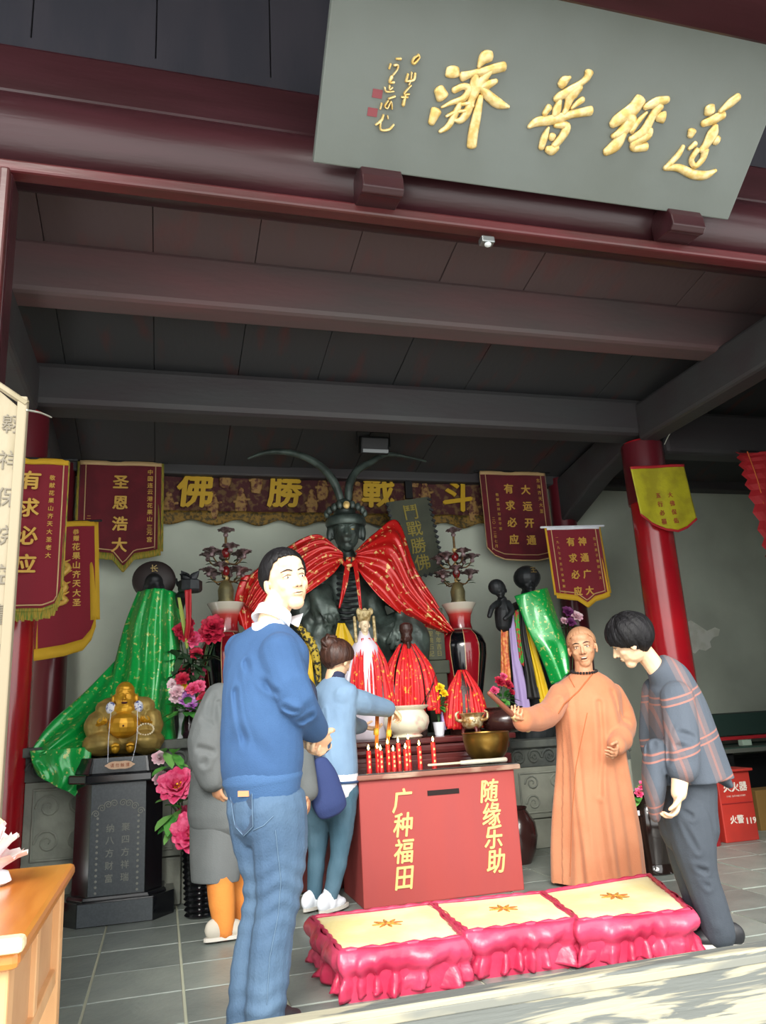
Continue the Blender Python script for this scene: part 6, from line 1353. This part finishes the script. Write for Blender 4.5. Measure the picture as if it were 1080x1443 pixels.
for k, (a, b_, mt, r_) in enumerate(((262, 895, m_red_p, .07), (272, 903, m_pink, .075), (253, 888, m_red_p, .05), (300, 885, m_red_p, .09), (294, 897, m_red_p, .08), (303, 897, m_red_p, .07), (277, 922, m_red_p, .05), (266, 880, m_red_p, .05), (260, 948, m_red_p, .05), (282, 950, m_pink, .05))):
    c = P(a, b_, 6.0); g = G(); peony(g, c, r_, (-.1, -.9, .4), layers=4, n=9, seed=k+30); g.build('flower', mt, t, smooth=True)
    g = G(); g.tube([b0 + Vector((0, 0, .2)), c + Vector((0, .03, -.01))], .005, n=5); g.build('stem', m_stem, t, smooth=True)
for (a, b_) in ((258, 920), (265, 935), (275, 930), (282, 938), (256, 945), (270, 950), (285, 925), (250, 930), (278, 945)):
    for q in range(4): c = P(a, b_, 6.02); g = G(); leaf(g, c, (random.uniform(-1, 1), -.6, random.uniform(-.8, .6)), random.uniform(.12, .18), .03); g.build('leaf', m_leafd, t, smooth=True)

# ------------------------------------------------------------------ kneeling cushions
m_yc = M('yellow_cushion_top', 'f6e392', .85, col2='f8eeb8', ns=3, sheen=.2, bump=.3, bs=40); m_ps = M('crimson_satin_skirt', 'b82c4e', .38, col2='c53f60', ns=5, bump=.5, bs=16, coat=.1); m_embr = M('red_gold_embroidery', 'b5662f', .7, col2='cf9a3a', ns=60)
cl = (((441, 1294), (612, 1274), (652, 1322), (482, 1342)), ((606, 1275), (765, 1259), (812, 1296), (660, 1314)), ((766, 1259), (915, 1234), (972, 1284), (818, 1299)))
zt = .185; labs = ('leftmost yellow-topped kneeling cushion with crimson satin skirt', 'middle yellow-topped kneeling cushion with crimson satin skirt', 'rightmost yellow-topped kneeling cushion with crimson satin skirt')
pos = []
for k in range(3):
    q = [PZ(a, b_, zt) for a, b_ in cl[k]]; c = sum(q, Vector())/4; w = ((q[1]-q[0]).length + (q[2]-q[3]).length)/2; d = ((q[3]-q[0]).length + (q[2]-q[1]).length)/2; ux = ((q[1]-q[0]) + (q[2]-q[3])).normalized(); pos.append((c, w, d, ux, q))
for k in range(3):
    c, w, d, ux, q = pos[k]; base = Vector((c.x, c.y, 0)); t = thing('kneeling_cushion', labs[k], 'cushion', base, 'kneeling cushions before the donation box')
    ctr = [Vector((v_.x, v_.y, 0)) for v_ in q]; n_ = 120
    def rim(s_):   # point on the rounded outline, s in 0..1 ; order back-left, front-left, front-right, back-right
        pl_ = [ctr[0], ctr[3], ctr[2], ctr[1]]; L4 = [(pl_[(i+1) % 4]-pl_[i]).length for i in range(4)]; x_ = s_*sum(L4)
        for i in range(4):
            if x_ <= L4[i] or i == 3: return pl_[i].lerp(pl_[(i+1) % 4], min(1, x_/L4[i]))
            x_ -= L4[i]
    cen_ = sum(ctr, Vector())/4
    def grow(p_, k_): dd = p_-cen_; return p_ + dd.normalized()*k_
    def top(u_, v_):
        a_ = ctr[0].lerp(ctr[1], u_).lerp(ctr[3].lerp(ctr[2], u_), v_); e = min(u_, 1-u_, v_, 1-v_); hgt = zt + .012*(1-math.exp(-e*14)) + .004*math.sin(u_*9+k)*math.sin(v_*7)
        return grow(Vector((a_.x, a_.y, hgt)), -.002)
    g = G(); g.sheet(lambda u_, v_: top(1-u_, v_), 26, 20, .02); g.build('yellow_top', m_yc, t, smooth=True)
    g = G(); g.sheet(lambda u_, v_: grow(cen_.lerp(rim(u_), .98), 0) + Vector((0, 0, zt*.9*(1-v_))), 60, 3, .01); g.build('padding', m_ps, t)
    ph = random.uniform(0, 6)
    def skirt(u_, v_):
        p_ = rim(u_ % 1); o_ = .012 + .030*math.sin(PI*min(1, v_*1.9))*(v_ < .55) + (.015*max(0, v_-.3)) + (.006 + .026*v_)*(1-2*abs(math.sin(u_*85 + 1.3*math.sin(u_*31+ph) + ph + .8*v_)))*min(1, v_*1.6) + .010*math.sin(u_*61+v_*6) + .006*math.sin(u_*290+v_*9)*v_ - .016*math.exp(-((v_-.55)/.07)**2)
        return grow(p_, o_) + Vector((0, 0, zt+.008 - (zt+.004)*v_ + (.018*math.sin(u_*75+ph)*max(0, v_-.75)*2 + .016*max(0, v_-.8)*4)))
    g = G(); g.sheet(skirt, 260, 12, .003); g.build('satin_skirt', m_ps, t, smooth=True)
    g = G(); g.tube([rim(s_/80 % 1) + Vector((0, 0, zt+.004)) for s_ in range(81)], [.010 + .004*math.sin(s_*2.1) for s_ in range(81)], n=8); g.build('piping', m_ps, t, smooth=True)
    g = G(); ec = cen_ + Vector((0, -.0, zt+.014))
    for j in range(8):
        a = j*PI/4; dd = Vector((math.cos(a), math.sin(a), 0)); g.tube([ec + dd*.012, ec + dd*.04, ec + dd*.07], [(.003, .002), (.009, .003), (.002, .002)], n=6, ref=(0, 0, 1).__class__((0, 0, 1)) if False else Vector((-dd.y, dd.x, 0)), sub=2)
    g.ball(ec, (.015, .015, .006)); g.build('embroidered_flower', m_embr, t, smooth=True)

# ------------------------------------------------------------------ orange wooden table at the left front
m_tb = M('orange_varnished_wood', 'c98036', .3, col2='b86d29', ns=4, st=(6, .6, 1), lo=.35, hi=.65, coat=.3); m_tbl = M('light_wood_frame', 'd7a877', .5, col2='c99866', ns=6, st=(1, 1, .4)); m_tbp = M('light_wood_panel', 'c2956a', .55, col2='b98a60', ns=5)
tx, ty, tz = -.27, 3.0, .68; y0 = 1.9
tb = thing('wooden_table', 'orange varnished wooden table at the lower left corner', 'table', (tx-.4, (ty+y0)/2, -.2))
G().box((tx-.42, (ty+y0)/2, tz-.02), (.84, ty-y0, .04)).build('table_top', m_tb, tb, bevel=.014)
for (xx, yy) in ((tx-.06, ty-.11), (tx-.06, y0+.07), (tx-.78, ty-.11), (tx-.78, y0+.07)): G().box((xx, yy, (tz-.04-.2)/2), (.075, .075, tz-.04+.2)).build('leg', m_tbl, tb, bevel=.006)
G().box((tx-.05, (ty+y0)/2, tz-.30), (.04, ty-y0-.2, .045)).build('rail', m_tbl, tb, bevel=.004); G().box((tx-.42, ty-.06, tz-.30), (.66, .04, .045)).build('rail', m_tbl, tb, bevel=.004)
for k in range(2):
    yy = y0+.1 + (k+.5)*(ty-y0-.2)/2; G().box((tx-.055, yy, tz-.16), (.016, (ty-y0-.2)/2-.05, .24)).build('side_panel', m_tbp, tb)
    if k: G().box((tx-.05, (ty+y0)/2, tz-.16), (.035, .05, .24)).build('muntin', m_tbl, tb, bevel=.003)
G().box((tx-.42, ty-.065, tz-.16), (.66, .016, .24)).build('end_panel', m_tbp, tb)
G().box((tx-.05, y0-.005, tz+.012), (.12, .05, .03)).build('corner_block', M('cream_wood', 'e6d2a6', .5), tb, bevel=.01)
# paper lotus on the table
lc = P(-20, 1236, 2.7); lc.z = tz
t = thing('paper_lotus', 'white and pink paper lotus lamp on the orange table', 'lamp', lc)
m_pw = M('white_paper_petal', 'f3eae6', .7, col2='eec9cc', ns=12)
G().lathe([(.05, 0), (.07, .01), (.06, .035), (.03, .045)], lc, n=20).build('base', m_white, t, smooth=50)
for tier, (z_, n_, L_, el) in enumerate(((.03, 9, .095, .12), (.05, 9, .09, .45), (.07, 8, .085, .85), (.09, 6, .08, 1.25))):
    for k in range(n_):
        a = 2*PI*(k+.5*(tier % 2))/n_; d = Vector((math.cos(a)*math.cos(el), math.sin(a)*math.cos(el), math.sin(el))); g = G(); petal(g, lc + Vector((0, 0, z_)) + d*.02, d, Vector((-math.cos(a)*math.sin(el), -math.sin(a)*math.sin(el), math.cos(el))), L_, .038, .3, -.1); g.build('petal', m_pw if tier < 3 else M('yellow_paper_petal', 'f2dd9c', .7), t, smooth=True)
# tall wooden signboard at the left
m_sb = M('weathered_cream_board', '8f8671', .8, col2='80775f', ns=5, st=(2, 2, .5), bump=.2, bs=30); m_ink = M('faded_ink', '6e685c', .85)
sx = P(30, 700, 3.02).x; z1 = P(20, 560, 3.02).z
sb = thing('wooden_signboard', 'tall cream wooden signboard with faded ink characters leaning at the left edge', 'signboard', (sx-.12, 3.02, .12))
g = G(); g.prism([(-.20, .225), (0, .225), (0, z1+.06), (-.10, z1+.15), (-.20, z1+.19)], (sx-.03, 3.012, -.1), (1, 0, 0), (0, 0, 1), (0, .03, 0)); g.build('board', m_sb, sb, bevel=.004)
for (a, b_) in (((-.03, 0), (-.03, z1-.03)),): G().box((sx-.015, 3.022, (z1+.125)/2), (.035, .044, z1-.125)).build('frame_edge', M('pale_frame', '8d836d', .8), sb, bevel=.006)
g = G(); g.tube([(sx-.0, 3.008, z1-.03), (sx-.13, 3.008, z1+.06)], .014, n=6, round_=False); g.build('top_moulding', m_sb, sb)
q = P(17, 597, 3.008); g = G(); letters(g, '翱祥保烧空畫法', FR((q.x, 3.009, q.z)), (0, 0), .08, step=.143, ext=.01, lift=.0); g.build('lettering', m_ink, sb)

# ------------------------------------------------------------------ right side: extinguisher box, green counter, black planter
m_fx = M('red_enamel', 'b2352c', .4, col2='a3322b', ns=4); m_fxt = M('white_print', 'd9cfc4', .7)
c0, c1_ = P(1012, 1178, 5.62), P(1060, 1176, 5.62); zt2 = P(1010, 1090, 5.55).z; wx = .31
q = Vector((4.50, 5.68, 0)); q.x = P(1040, 1150, 5.6).x
fb = thing('extinguisher_box', 'red fire extinguisher box with white lettering beside the right red column', 'box', q)
G().box((q.x, q.y, zt2/2), (wx, .2, zt2)).build('box_body', m_fx, fb, bevel=.008); G().box((q.x, q.y-.01, zt2+.01), (wx+.03, .24, .02)).build('lid', m_fx, fb, bevel=.005)
G().box((q.x, q.y-.103, zt2*.55), (wx-.03, .006, .006)).build('fold_line', m_boxd, fb); G().box((q.x+.09, q.y-.104, zt2*.8), (.02, .008, .05)).build('latch', m_fxt, fb)
g = G(); Tf = FR((q.x, q.y-.1015, 0)); letters(g, '灭火器', Tf, (-.075, zt2*.78), .075, vertical=False, step=.075, bold=.03, ext=.01, lift=0); letters(g, 'FIRE EXTINGUISHER', Tf, (-.085, zt2*.66), .018, vertical=False, step=.0105, ext=.01, lift=0); letters(g, '火警', Tf, (-.06, zt2*.32), .065, vertical=False, step=.065, bold=.03, ext=.01, lift=0); letters(g, '119', Tf, (.065, zt2*.32), .065, vertical=False, step=.034, bold=.03, ext=.01, lift=0); g.build('lettering', m_fxt, fb)
m_gc = M('dark_green_cloth', '1f3a33', .8, bump=.1); m_gc2 = M('green_counter', '2c4a41', .5)
cxr = P(1000, 1005, 6.5).x - .3; zr = P(1040, 1005, 6.6).z
ct = thing('offering_counter', 'long dark green counter with red line along the right back wall', 'counter', (cxr+1.3, 6.6, 0))
G().box((cxr+1.4, 6.75, zr-.10), (2.8, .5, .20)).build('upper_shelf', m_gc, ct, bevel=.01); G().box((cxr+1.4, 6.49, zr-.22), (2.8, .04, .03)).build('red_line', m_redc, ct)
za = P(1040, 1055, 6.2).z
G().box((cxr+1.45, 6.42, za-.0), (2.7, .55, .03)).build('lower_shelf', m_gc2, ct, bevel=.004); G().box((cxr+1.45, 6.14, za-.012), (2.7, .015, .035)).build('metal_edge', M('dull_metal', '8a8f86', .4, metal=.6), ct)
G().box((cxr+1.45, 6.6, za/2-.05), (2.6, .4, za-.1)).build('dark_body', m_iron, ct)
for k in range(4): G().box((cxr+.2+.85*k, 6.2, za/2), (.06, .06, za-.02)).build('leg', m_iron, ct)
q = P(1050, 1044, 6.3); q.z = za+.016; G_ = G().box(q + Vector((0, 0, .025)), (.1, .06, .05)).build('paper_box', M('pale_green_box', 'a9bfae', .7), bevel=.004, loc=q); tag(G_, 'small pale green carton on the dark green counter', 'box')
q = P(1066, 1150, 6.0); q.z = 0; G_ = G().box(q + Vector((.12, .0, .16)), (.34, .2, .32)).build('cardboard_box', M('ochre_cardboard', '8a6a35', .8), bevel=.006, loc=q); tag(G_, 'ochre cardboard box on the floor right of the extinguisher box', 'box')
b0 = P(922, 1216, 4.95); b0.z = 0
t = thing('black_jar_planter', 'glossy black jar with small red flowers between the monk and the plaid shirt', 'planter', b0)
G().lathe([(.13, 0), (.14, .01), (.125, .03), (.11, .07), (.15, .2), (.165, .33), (.14, .44), (.11, .47), (.13, .5), (.12, .5), (.1, .46)], b0, n=36).build('jar', M('black_brown_glaze', '1e1614', .12, coat=.6), t, smooth=60)
for k, (a, b_) in enumerate(((906, 1108), (914, 1118), (900, 1118), (922, 1110))): c = P(a, b_, 4.85); g = G(); peony(g, c, .035, (-.2, -.9, .4), layers=3, n=7, seed=k+50); g.build('flower', m_pink, t, smooth=True)
for k in range(16): c = P(905 + random.uniform(-12, 25), 1122 + random.uniform(-8, 10), 4.88); g = G(); leaf(g, c, (random.uniform(-1, 1), -.6, random.uniform(-.2, .9)), .1, .03); g.build('leaf', M('light_leaf', '7fbb62', .5) if k % 2 else m_leaf, t, smooth=True)
G().box(P(897, 1146, 4.8), (.045, .01, .03)).build('paper_label', m_white, t)
# loose wires under the ceiling
for nm, pts_, lab in (('hanging_wire', ((956, 598, 5.3), (944, 612, 5.35), (937, 626, 5.45)), 'short pale wire hanging under the right beam'), ('electric_wire', ((38, 578, 3.0), (58, 582, 3.4), (72, 588, 3.6)), 'thin pale wire beside the top of the signboard')):
    q = P(*pts_[0]); o = G().tube([P(*w_) for w_ in pts_], .004, n=6, sub=4).build(nm, M('pale_wire', 'b9bbb0', .6), smooth=True, loc=q); tag(o, lab, 'wire')

for o in list(bpy.data.objects):
    if o.name.split('.')[0] in ('lettering', 'inscription', 'engraved_border', 'tassel_fringe', 'toothed_edge', 'embroidered_flower', 'prayer_beads', 'neck_cord', 'stamens', 'armour_lacing') and o.parent: o['kind'] = 'stuff'
